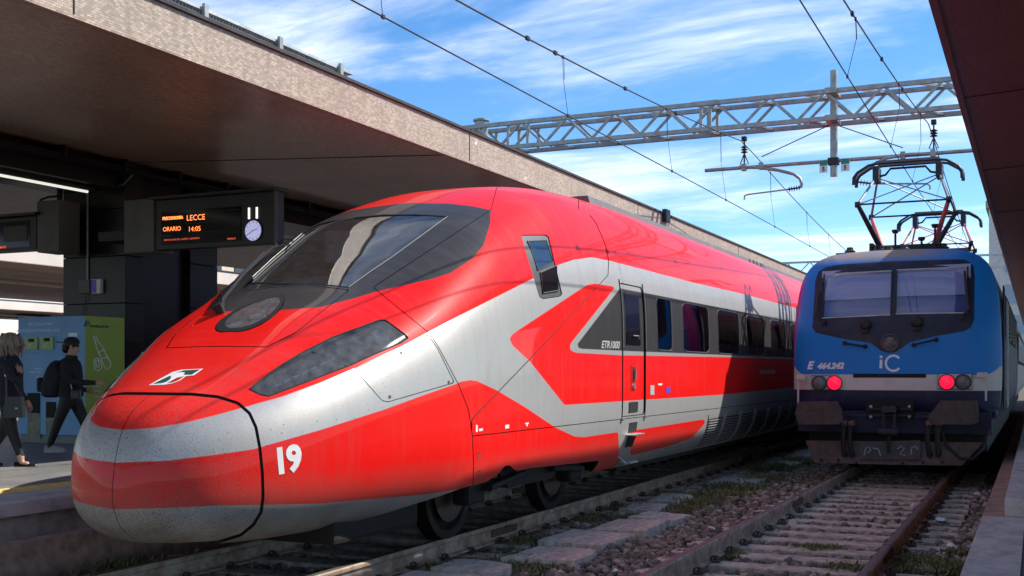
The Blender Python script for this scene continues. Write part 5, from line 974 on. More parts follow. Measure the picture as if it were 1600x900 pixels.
def build_drop():
    T = thing('drop_post', 'round grey drop post hung from the gantry carrying two small number plates', 'post', (-3.85, GY, 5.6))
    MB().tube([(-3.85, GY, 5.62), (-3.85, GY, 7.83)], .075, 18).build('post', M['galv'], T, smooth=True)
    for z in (6.77, 7.33): MB().bbox(-3.97, -3.73, 24.0, 24.55, z - .06, z + .06, .01).build('clamp', M['galv'], T)
    pts = [onY(x, y, GY) for x, y in ((1102, 262.5), (1200, 256), (1303, 248), (1400, 241), (1520, 232))]; zr = 5.92
    a, b = pts[0], pts[-1]; tb = MB().tube([(a[0], GY - .02, zr + .02), (b[0] + .8, GY - .02, zr + .02)], .04, 10).build('registration_tube', M['galv'], T, smooth=True); MB().bbox(-3.96, -3.74, GY - .12, GY + .06, zr - .07, zr + .08, .012).build('clamp', M['steel_dark'], T)
    for (x, y) in ((1190, 252), (1411, 236), (1163, 258), (1458, 234)): p = onY(x, y, GY); MB().bbox(p[0] - .05, p[0] + .05, GY - .08, GY + .04, zr - .05, zr + .1, .01).build('bracket', M['galv'], tb)
    for A, B in (((1190, 245), (1295, 196)), ((1411, 231), (1312, 197))): MB().tube([onY(*A, GY), onY(*B, GY)], .011, 6).build('stay_wire', M['wire'], T)
    arms = (([(1155, 261), (1185, 262), (1215, 266), (1240, 272), (1250, 279), (1253, 288), (1251, 293)], [(1251, 293), (1231, 296)], [(1231, 296), (1168, 304), (1163.5, 306), (1163, 312)]),
            ([(1446, 240), (1420, 241), (1385, 247), (1355, 262), (1341, 274), (1338, 284)], [(1338, 284), (1362, 287)], [(1362, 287), (1448, 287), (1453, 290), (1453, 296)]))
    for main, ins, steady in arms:
        M1 = MB().tube([onY(x, y, GY - .06) for x, y in main], .035, 9).build('registration_arm', M['galv'], T, smooth=True)
        MB().tube([onY(x, y, GY - .06) for x, y in ins], .02, 6).build('insulator_rod', M['insulator'], M1); a, b = onY(*ins[0], GY - .06), onY(*ins[1], GY - .06)
        for t in np.linspace(.12, .88, 5): MB().lathe([(.02, -.012), (.065, 0), (.02, .012)], a + (b - a) * t, b - a, 12).build('insulator_disc', M['insulator'], M1)
        MB().tube([onY(x, y, GY - .06) for x, y in steady], .018, 7).build('steady_arm', M['galv'], M1)
    for (x, yt, yb) in ((1163, 218, 258), (1459, 192, 233)):
        a, b = onY(x, yt, GY), onY(x, yb, GY); I = MB().tube([a, b], .018, 6).build('suspension_insulator', M['steel_dark'], T)
        for t in (.3, .4, .5): MB().lathe([(.03, -.02), (.08, -.005), (.05, .02)], a + (b - a) * t, (0, 0, 1), 14).build('insulator_disc', M['insulator'], I)
        m = MB(); p0 = a + (b - a) * .55; m.tube([p0, b + [-.09, 0, .02], b + [.09, 0, .02], p0], .014, 6); m.build('shackle', M['steel_dark'], I); MB().bbox(a[0] - .05, a[0] + .05, GY - .07, GY + .07, a[2] - .03, a[2] + .06, .01).build('wire_clamp', M['steel_dark'], I)
    for (x0, x1, y0, y1) in ((1280.5, 1293, 250, 270.5), (1314, 1327.5, 247, 268)):
        a, b = onY(x0, y1, GY - .1), onY(x1, y0, GY - .1)
        s = thing('track_number_plate', 'small green and white plate marked 5 hanging below the gantry post', 'sign', ((a[0] + b[0]) / 2, GY - .1, a[2]), group='number plates on the drop post')
        MB().box(a[0], b[0], GY - .108, GY - .1, a[2], b[2]).build('plate', M['sign_white'], s); zm = a[2] + (b[2] - a[2]) * .58; MB().box(a[0] + .004, b[0] - .004, GY - .112, GY - .1085, zm, b[2] - .004).build('green_field', M['sign_green'], s)
        text_part('5', 'numeral', M['ink'], s, ((a[0] + b[0]) / 2, GY - .113, a[2] + .035), (1, 0, 0), (0, 0, 1), .13, bold=.004, align='CENTER')
        m = MB()
        for xx in (a[0] + .02, b[0] - .02): m.tube([(xx, GY - .104, b[2]), (xx, GY - .06, 5.9)], .006, 5)
        m.build('hook', M['steel_dark'], s)
build_drop()
def catz(y, z0=6.5): d = abs(y - GY); d = min(d, 50 - d) if d <= 50 else d - 50; return z0 - 1.15 * (1 - ((abs(d) - 25) / 25) ** 2) if True else z0
def wires(xc, zc, zm0, ttxt, st):
    c = MB().tube([(xc + st * (1 - abs(y - GY) / 28), y, zc + .0016 * (y - 10)) for y in range(-10, 75, 3)], .0085, 6).build('contact_wire', M['wire']); tag(c, 'thin black contact wire over the ' + ttxt, 'overhead wire')
    m = MB().tube([(xc, y, catz(y, zm0)) for y in np.arange(-8, 75, 1.4)], .0105, 6).build('catenary_wire', M['wire']); tag(m, 'sagging black catenary wire above the ' + ttxt, 'overhead wire')
    for k, y in enumerate(np.arange(9.4, 48, 4.35)):
        y = y + (k % 3) * .35
        if abs(y - GY) < 1.2: continue
        z1, z0 = catz(y, zm0), zc + .0016 * (y - 10); d = MB(); d.tube([(xc, y, z1), (xc + .01, y, (z0 + z1) / 2 + .1), (xc + st * (1 - abs(y - GY) / 28), y, z0)], .0038, 5); d.tube([(xc, y + .045, z1), (xc + .012, y + .03, (z0 + z1) / 2 + .1)], .0035, 5)
        for zz in (z1, z0): d.bbox(xc - .012 + (st * (1 - abs(y - GY) / 28) if zz == z0 else 0), xc + .012 + (st * (1 - abs(y - GY) / 28) if zz == z0 else 0), y - .02, y + .03, zz - .02, zz + .02, .004)
        tag(d.build('dropper_wire', M['wire']), 'thin dropper wire hanging between the overhead wires above the ' + ttxt, 'overhead wire', 'droppers of the ' + ttxt)
    for y in (12.9, 13.8, 16.6, 19.3):
        o = MB().bbox(xc - .018, xc + .018, y, y + .09, catz(y, zm0) - .02, catz(y, zm0) + .03, .006).build('wire_clamp', M['steel_dark'], m)
wires(TC_L, 4.95, 6.5, 'red high-speed train', .12); wires(TC_R, 5.08, 6.52, 'blue locomotive', -.15)
# ================================================================ ON THE LEFT PLATFORM
def build_column():
    T = thing('platform_column', 'massive polished black granite column carrying the pale-edged canopy', 'column', (-13.5, 14.7, LP_Z))
    zs = [LP_Z, 1.25, 2.02, 2.62, 3.36, 4.10, 4.88]
    for k in range(6):
        z0, z1 = zs[k], zs[k + 1] - .006; mt = M['granite_grey'] if k in (2, 3, 5) else M['granite']
        MB().bbox(-14.2, -12.9, 13.6, 14.0, z0, z1, .008).build('granite_slab', mt, T); MB().bbox(-14.2, -12.9, 15.1, 15.8, z0, z1, .008).build('granite_slab', M['granite'], T)
    MB().box(-14.05, -13.02, 13.98, 15.12, LP_Z, 4.88).build('recessed_core', M['granite'], T)
    q = [onY(137, y, 13.585) for y in (292, 340, 372, 412, 440)]; MB().tube([(q[0][0], 13.585, 4.55)] + [tuple(p) for p in q], .017, 7).build('conduit', M['galv'], T)
    MB().tube([(q[0][0], 13.585, 4.5), (q[0][0] + .2, 13.58, 4.42), (q[0][0] + .75, 13.57, 4.45), (q[0][0] + .95, 13.57, 4.6)], .012, 6).build('conduit', M['galv'], T)
    a, b = onY(127, 459, 13.55), onY(143, 437, 13.55); MB().bbox(a[0], b[0], 13.5, 13.6, a[2], b[2], .01).build('socket_box', M['housing_grey'], T); a2, b2 = onY(142, 459, 13.55), onY(158, 436, 13.55); ob = MB().bbox(b[0] + .003, b2[0], 13.53, 13.6, a2[2], b2[2], .01).build('notice_box', M['white_paint'], T); MB().box(b[0] + .01, b[0] + (b2[0] - b[0]) * .6, 13.525, 13.5295, a2[2] + .01, b2[2] - .01).build('blue_sticker', M['decal_blue'], ob)
    MB().tube([(q[0][0], 13.57, a[2]), (q[0][0] - .06, 13.57, a[2] - .2), (q[0][0] - .12, 13.57, a[2] - .45)], .006, 5).build('cable', M['wire'], T)
    return T
build_column()
tr = thing('cable_rack', 'dark bundle of cables in a rack under the canopy beside the column', 'cable rack', (-12.8, 20, 4.6)); MB().box(-13.0, -12.62, 2, 45, 4.60, 4.615).build('rack_tray', M['steel_dark'], tr)
for k in range(5): MB().tube([(-12.66 - k * .07, y, 4.65 + .012 * math.sin(y * 1.7 + k)) for y in np.arange(2, 45, 1.5)], .03, 7).build('cable', M['black_rubber'], tr)
for k in range(24): MB().box(-13.02, -12.60, 2.5 + k * 1.2, 2.55 + k * 1.2, 4.585, 4.80).build('hanger', M['steel_dark'], tr)
MB().box(-14.3, -13.02, -8, 60, 4.40, 4.84).build('centre_beam', M['granite_grey'], can_l)
fl = thing('fluorescent_light', 'long lit fluorescent batten under the dark canopy beam', 'light', (-13.35, 11, 4.36)); MB().bbox(-13.46, -13.22, 7.6, 13.3, 4.33, 4.39, .01).build('housing', M['housing'], fl); MB().tube([(-13.28, 7.7, 4.315), (-13.28, 13.2, 4.315)], .022, 8).build('lamp_tube', M['tube_light'], fl)

def build_board():
    Y = 13.0; P = lambda x, y: onY(x, y, Y); T = thing('departure_board', 'black departure board with orange LED text, number 11 and a round clock', 'departure board', (P(330, 380)[0], Y, P(330, 384)[2]))
    zt, zb = P(330, 306)[2], P(330, 386.5)[2]; xl, xr, xe = P(242, 350)[0], P(434, 350)[0], P(196, 350)[0]
    MB().bbox(xl + .004, xr, Y, Y + .15, zb, zt, .015).build('housing', M['housing'], T); MB().bbox(xe, xl, Y - .03, Y + .4, zb - .02, zt + .03, .015).build('end_cabinet', M['housing_grey'], T)
    MB().prism([(Y - .13, zt - .005), (Y + .2, zt - .005), (Y + .2, zt + .05), (Y - .13, zt + .03)], 'yz', xl, xr + .03).build('rain_hood', M['housing'], T); MB().box(xr - .02, xr + .012, Y - .06, Y, zb - .02, zt - .006).build('edge_post', M['housing_grey'], T)
    sx0, sx1 = P(253, 350)[0], P(377, 350)[0]; z0, z1 = P(310, 380)[2], P(310, 327)[2]; sc = MB().box(sx0, sx1, Y - .012, Y - .001, z0, z1).build('screen', M['screen'], T)
    u, v = (1, 0, 0), (0, 0, 1)
    def row(s, x, y, px, mt, sp_=1.0, bold=0.0): p = P(x, y); sz = px * (p @ np.array([-SN, CS, 0])) / FPX; text_part(s, 'led_text', M[mt], sc, (p[0], Y - .016, p[2]), u, v, sz / .7, spacing=sp_, bold=bold)
    row('FRECCIAROSSA', 255, 344, 4.4, 'led', .92, .003); row('LECCE', 292.5, 345, 8.5, 'led', 1.05); row('ORARIO', 255.5, 362, 6.8, 'led', .98); row('14:05', 295, 362, 7.6, 'led', 1.05); row('Destinazione  Destination', 293, 331.5, 2.4, 'faint_print'); row('Informazioni', 256, 370, 2.2, 'faint_print')
    row('FERMATE: ROMA TIB. - CASERTA - BENEVENTO', 257, 376.8, 2.6, 'led_dim', .9); row('PREMIUM', 356, 375, 3.0, 'led_dim', .9)
    m = MB()
    for y in (333.5, 347, 350, 364.5, 368): a, b = P(292, y), P(376, y); m.box(a[0], b[0], Y - .0145, Y - .0125, a[2], a[2] + .006)
    m.build('row_divider', M['housing'], sc, kind='stuff')
    p = P(385, 342); text_part('11', 'platform_number', M['lit_white'], T, (p[0], Y - .012, p[2]), u, v, .215, bold=.006, spacing=1.25)
    c = P(396.5, 360.5); r = .142; cl = MB().lathe([(r + .012, -.01), (r + .012, .018), (r, .02), (r, .006)], (c[0], Y, c[2]), (0, -1, 0), 36).build('clock', M['housing'], T); MB().lathe([(r, .004), (r, .012), (0, .012)], (c[0], Y, c[2]), (0, -1, 0), 36).build('clock_face', M['clock_face'], cl)
    for k in range(12):
        t = k * math.pi / 6; d = np.array([math.sin(t), 0, math.cos(t)]); o = np.array([c[0], Y - .015, c[2]]); MB().bar(o + d * .108, o + d * .13, .010, .003).build('hour_mark', M['ink'], cl)
    for ang, l, w in ((75, .085, .016), (240, .12, .010)):
        t = math.radians(ang); d = np.array([math.sin(t), 0, math.cos(t)]); o = np.array([c[0], Y - .019, c[2]]); MB().bar(o - d * .02, o + d * l, w, .004).build('clock_hand', M['ink'], cl)
    MB().box(-12.96, xe + .02, Y + .1, Y + .62, zb + .2, zb + .34).build('wall_bracket', M['steel_dark'], T)
    T2 = thing('departure_board', 'dark departure board with one orange LED line left of the granite column', 'departure board', (P(20, 390)[0], Y, P(20, 398)[2])); a, b = P(60, 395), P(94, 312)
    MB().bbox(a[0], b[0], Y - .03, Y + .4, a[2], b[2], .015).build('end_cabinet', M['housing_grey'], T2); a, b = P(-140, 400), P(56, 337); MB().bbox(a[0], b[0], Y + .01, Y + .38, a[2], b[2], .012).build('housing', M['housing'], T2); MB().prism([(Y - .13, b[2]), (Y + .4, b[2]), (Y + .4, b[2] + .07), (Y - .13, b[2] + .04)], 'yz', a[0], b[0] + .12).build('rain_hood', M['housing'], T2)
    a, b = P(-130, 396), P(46, 344); s2 = MB().box(a[0], b[0], Y + .004, Y + .009, a[2], b[2]).build('screen', M['screen'], T2); p = P(-60, 392); text_part('PREMIUM BUSINESS STANDARD - FERMATE', 'led_text', M['led_dim'], s2, (p[0], Y, p[2]), u, v, .052, bold=.001)
    a, b = P(6, 378), P(42, 352); MB().box(a[0], b[0], Y - .002, Y + .0035, a[2], b[2]).build('screen_panel', M['housing'], s2)
    for x in (P(80, 330)[0], P(-60, 330)[0]): MB().box(x - .03, x + .03, Y + .14, Y + .2, P(80, 312)[2] + .001, 4.78).build('hanger', M['steel_dark'], T2)
    MB().tube([onY(60, 325, Y + .1), onY(64, 312, Y + .1), onY(75, 308, Y + .1), onY(95, 306, Y + .1)], .018, 6).build('conduit', M['black_rubber'], T2)
build_board()

def build_bin():
    x0, x1, y0, y1, z0, z1 = -14.06, -12.7, 12.58, 13.38, LP_Z, 2.37
    T = thing('recycling_machine', 'blue and green recycling machine for plastic bottles and cans beside the column', 'recycling machine', (-13.4, 13, LP_Z)); MB().bbox(x0 + .02, x1 - .02, y0 + .02, y1, z0, z0 + .12, .01).build('plinth', M['bin_plinth'], T)
    MB().bbox(x0, x1 - .012, y0 + .012, y1, z0 + .121, z1, .02).build('cabinet', M['bin_blue'], T); P = lambda x, y, o=0.0: onY(x, y, y0 - o); zs = P(60, 553)[2]
    f1 = MB().bbox(x0 + .005, x1 - .006, y0, y0 + .011, zs + .006, z1 - .004, .003).build('upper_front_panel', M['bin_blue'], T); f2 = MB().bbox(x0 + .005, x1 - .006, y0, y0 + .011, z0 + .13, zs - .006, .003).build('lower_front_panel', M['bin_blue'], T)
    gs = MB().bbox(x1 - .011, x1, y0 + .002, y1 - .005, z0 + .13, z1 - .004, .003).build('side_panel', M['bin_green'], T)
    def t(s, x, y, px, par, mt='bin_print', **k): p = P(x, y); sz = px * (p @ np.array([-SN, CS, 0])) / FPX / .7; text_part(s, 'print', M[mt], par, (p[0], y0 - .002, p[2]), (1, 0, 0), (0, 0, 1), sz, **k)
    t('RECYCLING POINT', 44.5, 509, 4.6, f1, spacing=.9); t('FOR PLASTIC BOTTLES AND CANS', 26, 519.5, 4.6, f1, spacing=.86); t('inserisci qui', 54, 577, 2.6, f2); t('bottiglie e lattine', 46, 582, 2.6, f2)
    for (a, b, c, d) in ((40, 547, 60, 527.5), (64, 547, 84.5, 526)):
        A, B = P(a, b), P(c, d); g_ = MB().bbox(A[0], B[0], y0 - .02, y0 - .0005, A[2], B[2], .004).build('insert_panel', M['bin_panel'], f1); w = B[0] - A[0]; h = B[2] - A[2]; MB().box(A[0] + w * .3, A[0] + w * .75, y0 - .024, y0 - .0205, A[2] + h * .66, A[2] + h * .9).build('slot', M['black_gap'], g_)
        MB().tube([(A[0] + w * .35, y0 - .022, A[2] + h * .2), (A[0] + w * .6, y0 - .022, A[2] + h * .3), (A[0] + w * .55, y0 - .022, A[2] + h * .5), (A[0] + w * .35, y0 - .022, A[2] + h * .42)], .006, 4, closed=True).build('pictogram', M['bin_print'], g_)
    A, B = P(107, 526), P(121, 520); MB().box(A[0], B[0], y0 - .003, y0 - .0005, A[2], B[2]).build('sticker', M['bin_print'], f1)
    for (a, b, c, d) in ((43, 684, 63, 614), (72, 683, 88, 628)):
        A, B = P(a, b), P(c, d); zm = A[2] + (B[2] - A[2]) * .55; MB().box(A[0], B[0], y0 - .004, y0 - .0005, zm, B[2]).build('outlet', M['black_gap'], f2); MB().box(A[0], B[0], y0 - .004, y0 - .0005, A[2], zm - .002).build('photo_print', M['picture'], f2)
    A, B = P(58, 608), P(70, 589); MB().box(A[0], B[0], y0 - .003, y0 - .0005, A[2], B[2]).build('notice', M['bin_print'], f2)
    X = lambda x, y: onX(x, y, x1 + .002)
    def ts(s, x, y, px, mt='bin_print', **k): p = X(x, y); sz = px * (p @ np.array([-SN, CS, 0])) / FPX / .7; text_part(s, 'print', M[mt], gs, p, (0, 1, 0), (0, 0, 1), sz, **k)
    ts('GrandiStazioni Rail', 140, 511, 4.0, 'decal_green', bold=.002, spacing=.93); ts('il meglio', 146, 605, 3.5); ts('per te', 148, 612, 3.5); ts('RIUSA', 149, 622, 3.5)
    def line(pts, nm, w=.008, closed=True): MB().tube([X(*p) for p in pts], w, 5, closed=closed).build(nm, M['bin_print'], gs)
    Z = lambda L_: [(x / 3.46, 480 + y / 3.46) for x, y in L_]
    line(Z([(505, 160), (520, 155), (528, 185), (548, 205), (575, 260), (600, 305), (595, 325), (575, 335), (563, 320), (540, 260), (520, 215), (515, 185)]), 'bottle_drawing'); line(Z([(530, 245), (565, 228)]), 'bottle_drawing', closed=False); line(Z([(545, 280), (580, 268)]), 'bottle_drawing', closed=False); line(Z([(506, 285), (525, 275), (545, 295), (552, 325), (530, 345), (515, 335)]), 'can_drawing'); line(Z([(515, 290), (530, 285), (538, 320), (525, 325)]), 'can_drawing')
    MB().add([X(*p) for p in Z([(452, 105), (462, 72), (474, 70), (464, 104)])] + [X(*p) for p in Z([(468, 104), (476, 82), (486, 72), (482, 92)])], [(0, 1, 2, 3), (4, 5, 6, 7)]).build('emblem', M['decal_green'], gs)
build_bin()

# ---------------------------------------------------------------- two people walking along the platform
def skin_body(name, joints, links, mats_by, parent, root=0):
    """one continuous body grown from a jointed skeleton; joints = [(x,y,z,rx,ry)], local metres"""
    me = bpy.data.meshes.new(name); me.from_pydata([j[:3] for j in joints], links, []); o = bpy.data.objects.new(name, me); COL.objects.link(o); sk = o.modifiers.new('skin', 'SKIN'); sk.use_smooth_shade = True
    for i, j in enumerate(joints): d = me.skin_vertices[0].data[i]; d.radius = (j[3], j[4] if len(j) > 4 else j[3]); d.use_root = (i == root)
    ss = o.modifiers.new('sub', 'SUBSURF'); ss.levels = 2; ss.render_levels = 2; bpy.context.view_layer.update()
    m2 = bpy.data.meshes.new_from_object(o.evaluated_get(bpy.context.evaluated_depsgraph_get())); bpy.data.objects.remove(o)
    for m_ in mats_by[0]: m2.materials.append(m_)
    for p in m2.polygons: p.material_index = mats_by[1](p.center); p.use_smooth = True
    ob = bpy.data.objects.new(name, m2); COL.objects.link(ob); ob.parent = parent; return ob
def blob(c, r, seg=18, rings=12, noise=0.0, squash=None):
    m = MB(); vs = []; fs = []
    for i in range(rings + 1):
        for k in range(seg):
            th, ph = math.pi * i / rings, 2 * math.pi * k / seg; d = np.array([math.sin(th) * math.cos(ph), math.sin(th) * math.sin(ph), math.cos(th)]); q = 1 + noise * (math.sin(5 * ph + 3 * th) * .5 + math.sin(9 * ph - 5 * th) * .5) * math.sin(th); vs.append(np.array(c) + d * np.array(r) * q)
    for i in range(rings):
        for k in range(seg): fs.append((i * seg + k, i * seg + (k + 1) % seg, (i + 1) * seg + (k + 1) % seg, (i + 1) * seg + k))
    return m.add(vs, fs)
def hand(m, w, d, up, scale=1.0):
    """palm with four fingers and a thumb; w wrist point, d pointing direction"""
    w = np.array(w); d = np.array(d) / np.linalg.norm(d); s = np.cross(d, up); s /= np.linalg.norm(s); u = np.cross(s, d); L = .085 * scale
    m.tube([w, w + d * L * .5, w + d * L], [.026 * scale, .036 * scale, .034 * scale], 8)
    for k, (o, l) in enumerate(((-.028, .06), (-.010, .072), (.009, .068), (.026, .052))):
        a = w + d * L * .9 + s * o * scale; m.tube([a, a + d * l * .45 * scale - u * .006, a + d * l * .8 * scale - u * .022, a + d * l * scale * .95 - u * .036], [.0095, .009, .008, .006], 6)
    a = w + d * L * .25 - s * .03 * scale; m.tube([a, a + d * .03 - s * .022 - u * .01, a + d * .055 - s * .026 - u * .022], [.012, .010, .007], 6)
def person_one():
    b0 = onZ(105, 706, LP_Z); T = thing('person', 'person in black jacket with dark cap striding past the recycling machine', 'person', tuple(b0), YAW); sc = .00872
    # local axes: x = walking direction, y = away from the viewer, z = up
    J = [(.05, 0, .74, .125, .115), (.05, 0, .90, .125, .125), (.04, 0, 1.07, .125, .145), (.045, 0, 1.20, .09, .10), (.06, 0, 1.275, .05, .05), (.075, 0, 1.35, .062, .065), (.08, 0, 1.415, .082, .078), (.08, 0, 1.46, .055, .05),   # 0-7 spine, neck, head
         (.03, -.15, 1.175, .062), (.10, -.20, .95, .052), (.28, -.17, .93, .043), (.45, -.14, .925, .03),                         # 8-11 near arm reaching forward
         (.03, .15, 1.175, .062), (-.02, .20, .96, .05), (.12, .18, .84, .042), (.2, .16, .82, .03),                              # 12-15 far arm
         (.03, -.085, .70, .10), (-.09, -.09, .40, .068), (-.20, -.09, .09, .046), (-.19, -.09, .035, .036), (-.07, -.095, .022, .03),                 # 16-20 rear leg
         (.06, .085, .70, .10), (.20, .085, .40, .068), (.30, .085, .09, .046), (.31, .085, .035, .036), (.43, .085, .03, .03)]               # 21-25 front leg
    Lk = [(0, 1), (1, 2), (2, 3), (3, 4), (4, 5), (5, 6), (6, 7), (3, 8), (8, 9), (9, 10), (10, 11), (3, 12), (12, 13), (13, 14), (14, 15), (0, 16), (16, 17), (17, 18), (18, 19), (19, 20), (0, 21), (21, 22), (22, 23), (23, 24), (24, 25)]
    def mi(c):
        if c.z > 1.27: return 0
        if c.z < .75: return 2
        return 1
    body = skin_body('body', J, Lk, ([M['skin'], M['cloth_black'], M['trouser']], mi), T)
    f = MB(); f.add(*[([(.165, -.012, 1.40), (.165, .012, 1.40), (.182, 0, 1.375), (.158, 0, 1.425), (.158, 0, 1.366)], [(0, 2, 3), (2, 1, 3), (0, 4, 2), (4, 1, 2)])][0]); f.build('nose', M['skin'], body, local=True)
    for sy in (-1, 1): blob((.148, sy * .032, 1.418), (.009, .012, .007), 8, 6).build('eye', M['ink'], body, local=True); blob((.08, sy * .081, 1.40), (.02, .01, .03), 8, 6).build('ear', M['skin'], body, local=True)
    blob((.153, 0, 1.345), (.01, .024, .007), 8, 6).build('mouth', M['decal_red'], body, local=True)
    h = blob((.055, 0, 1.44), (.10, .092, .085), 20, 12, .03); h.build('hair', M['hair_dark'], T, smooth=True, local=True); blob((-.02, 0, 1.39), (.05, .07, .07), 14, 8, .05).build('hair', M['hair_dark'], T, smooth=True, local=True)
    cp = MB(); cp.lathe([(.103, .0), (.102, .03), (.085, .062), (.05, .082), (0, .09)], (.06, 0, 1.452), (0, 0, 1), 20); cp.add([(-.03, -.06, 1.47), (-.03, .06, 1.47), (-.13, .04, 1.478), (-.155, 0, 1.48), (-.13, -.04, 1.478), (-.03, -.06, 1.455), (-.03, .06, 1.455), (-.13, .04, 1.466), (-.155, 0, 1.468), (-.13, -.04, 1.466)], [(0, 1, 2, 3, 4), (9, 8, 7, 6, 5), (0, 5, 6, 1), (1, 6, 7, 2), (2, 7, 8, 3), (3, 8, 9, 4), (4, 9, 5, 0)]); cp.build('cap', M['cloth_black'], T, smooth=True, local=True)
    jk = MB(); jk.lathe([(.075, .0), (.082, .03), (.072, .06)], (.055, 0, 1.235), (.1, 0, 1), 16); jk.build('collar', M['cloth_black'], T, smooth=True, local=True)
    jk = MB(); vs = []; prof = [(.74, .165, .175), (.80, .168, .178), (.92, .150, .165), (1.05, .148, .175), (1.14, .140, .180), (1.21, .115, .150), (1.25, .08, .09)]; n = 20; m = MB()
    for z, rx, ry in prof:
        for k in range(n): t = 2 * math.pi * k / n; w = 1 + .03 * math.sin(7 * t + z * 20); vs.append((.045 + rx * math.cos(t) * w, ry * math.sin(t) * w, z))
    fs = [(i * n + k, i * n + (k + 1) % n, (i + 1) * n + (k + 1) % n, (i + 1) * n + k) for i in range(len(prof) - 1) for k in range(n)]; jk.add(vs, fs); jk.build('jacket', M['cloth_black'], T, smooth=True, local=True)
    hm = MB(); hand(hm, (.44, -.14, .925), (1, .05, -.05), np.array([0, 0, 1.0])); hm.build('hand', M['skin'], body, smooth=True, local=True); hm = MB(); hand(hm, (.2, .16, .82), (1, 0, -.2), np.array([0, 0, 1.0])); hm.build('hand', M['skin'], body, smooth=True, local=True)
    for (x, y, z, tilt) in ((-.215, -.09, .0, 0), (.28, .085, .0, 0)):
        s = MB(); vs = []; pr = [(-.045, .03), (-.03, .042), (.03, .045), (.10, .05), (.17, .048), (.215, .03), (.225, .015)]; hts = [.06, .085, .09, .075, .055, .04, .028]
        for (px_, w), hh in zip(pr, hts):
            for k in range(8): t = math.pi * k / 7; vs.append((x + px_, y + w * math.cos(t), .018 + hh * math.sin(t)))
        fs = [(i * 8 + k, i * 8 + k + 1, (i + 1) * 8 + k + 1, (i + 1) * 8 + k) for i in range(6) for k in range(7)] + [(0, 1, 2, 3, 4, 5, 6, 7), tuple(range(48, 56))] + [(i * 8, (i + 1) * 8, (i + 1) * 8 + 7, i * 8 + 7) for i in range(6)]
        s.add(vs, fs); so = s.build('shoe', M['shoe_grey'], T, smooth=True, local=True); MB().bbox(x - .05, x + .225, y - .046, y + .046, .0, .02, .008).build('sole', M['sole'], so, local=True)
    bp = thing('backpack', 'black backpack on the back of the person in the dark cap', 'backpack', tuple(b0), YAW); vs = []; n = 18; prof = [(.73, .06, .10), (.76, .115, .15), (.88, .14, .165), (1.0, .13, .165), (1.12, .10, .15), (1.2, .06, .11), (1.225, .02, .05)]
    for z, rx, ry in prof:
        for k in range(n): t = 2 * math.pi * k / n; vs.append((-.21 + (z - .74) * .16 + rx * math.copysign(abs(math.cos(t)) ** .7, math.cos(t)), ry * math.copysign(abs(math.sin(t)) ** .7, math.sin(t)), z))
    MB().add(vs, [(i * n + k, i * n + (k + 1) % n, (i + 1) * n + (k + 1) % n, (i + 1) * n + k) for i in range(len(prof) - 1) for k in range(n)] + [tuple(range(n)), tuple(range((len(prof) - 1) * n, len(prof) * n))]).build('bag', M['cloth_navy'], bp, smooth=True, local=True)
    MB().bbox(-.37, -.30, -.11, .11, .80, 1.0, .03).build('front_pocket', M['cloth_navy'], bp, local=True)
    for sy in (-1, 1): MB().tube([(-.1, sy * .10, 1.18), (.02, sy * .12, 1.25), (.13, sy * .12, 1.15), (.15, sy * .14, 1.0), (.03, sy * .17, .86)], .016, 6).build('strap', M['cloth_navy'], bp, smooth=True, local=True)
    hb = thing('shoulder_bag', 'small black shoulder bag at the hip of the person in the dark cap', 'bag', tuple(b0), YAW); MB().bbox(.13, .25, -.23, -.15, .70, .84, .02).build('pouch', M['leather'], hb, local=True); MB().tube([(.14, -.19, .83), (.10, -.19, .98), (.02, -.10, 1.22)], .008, 5).build('strap', M['decal_grey'], hb, local=True)
person_one()
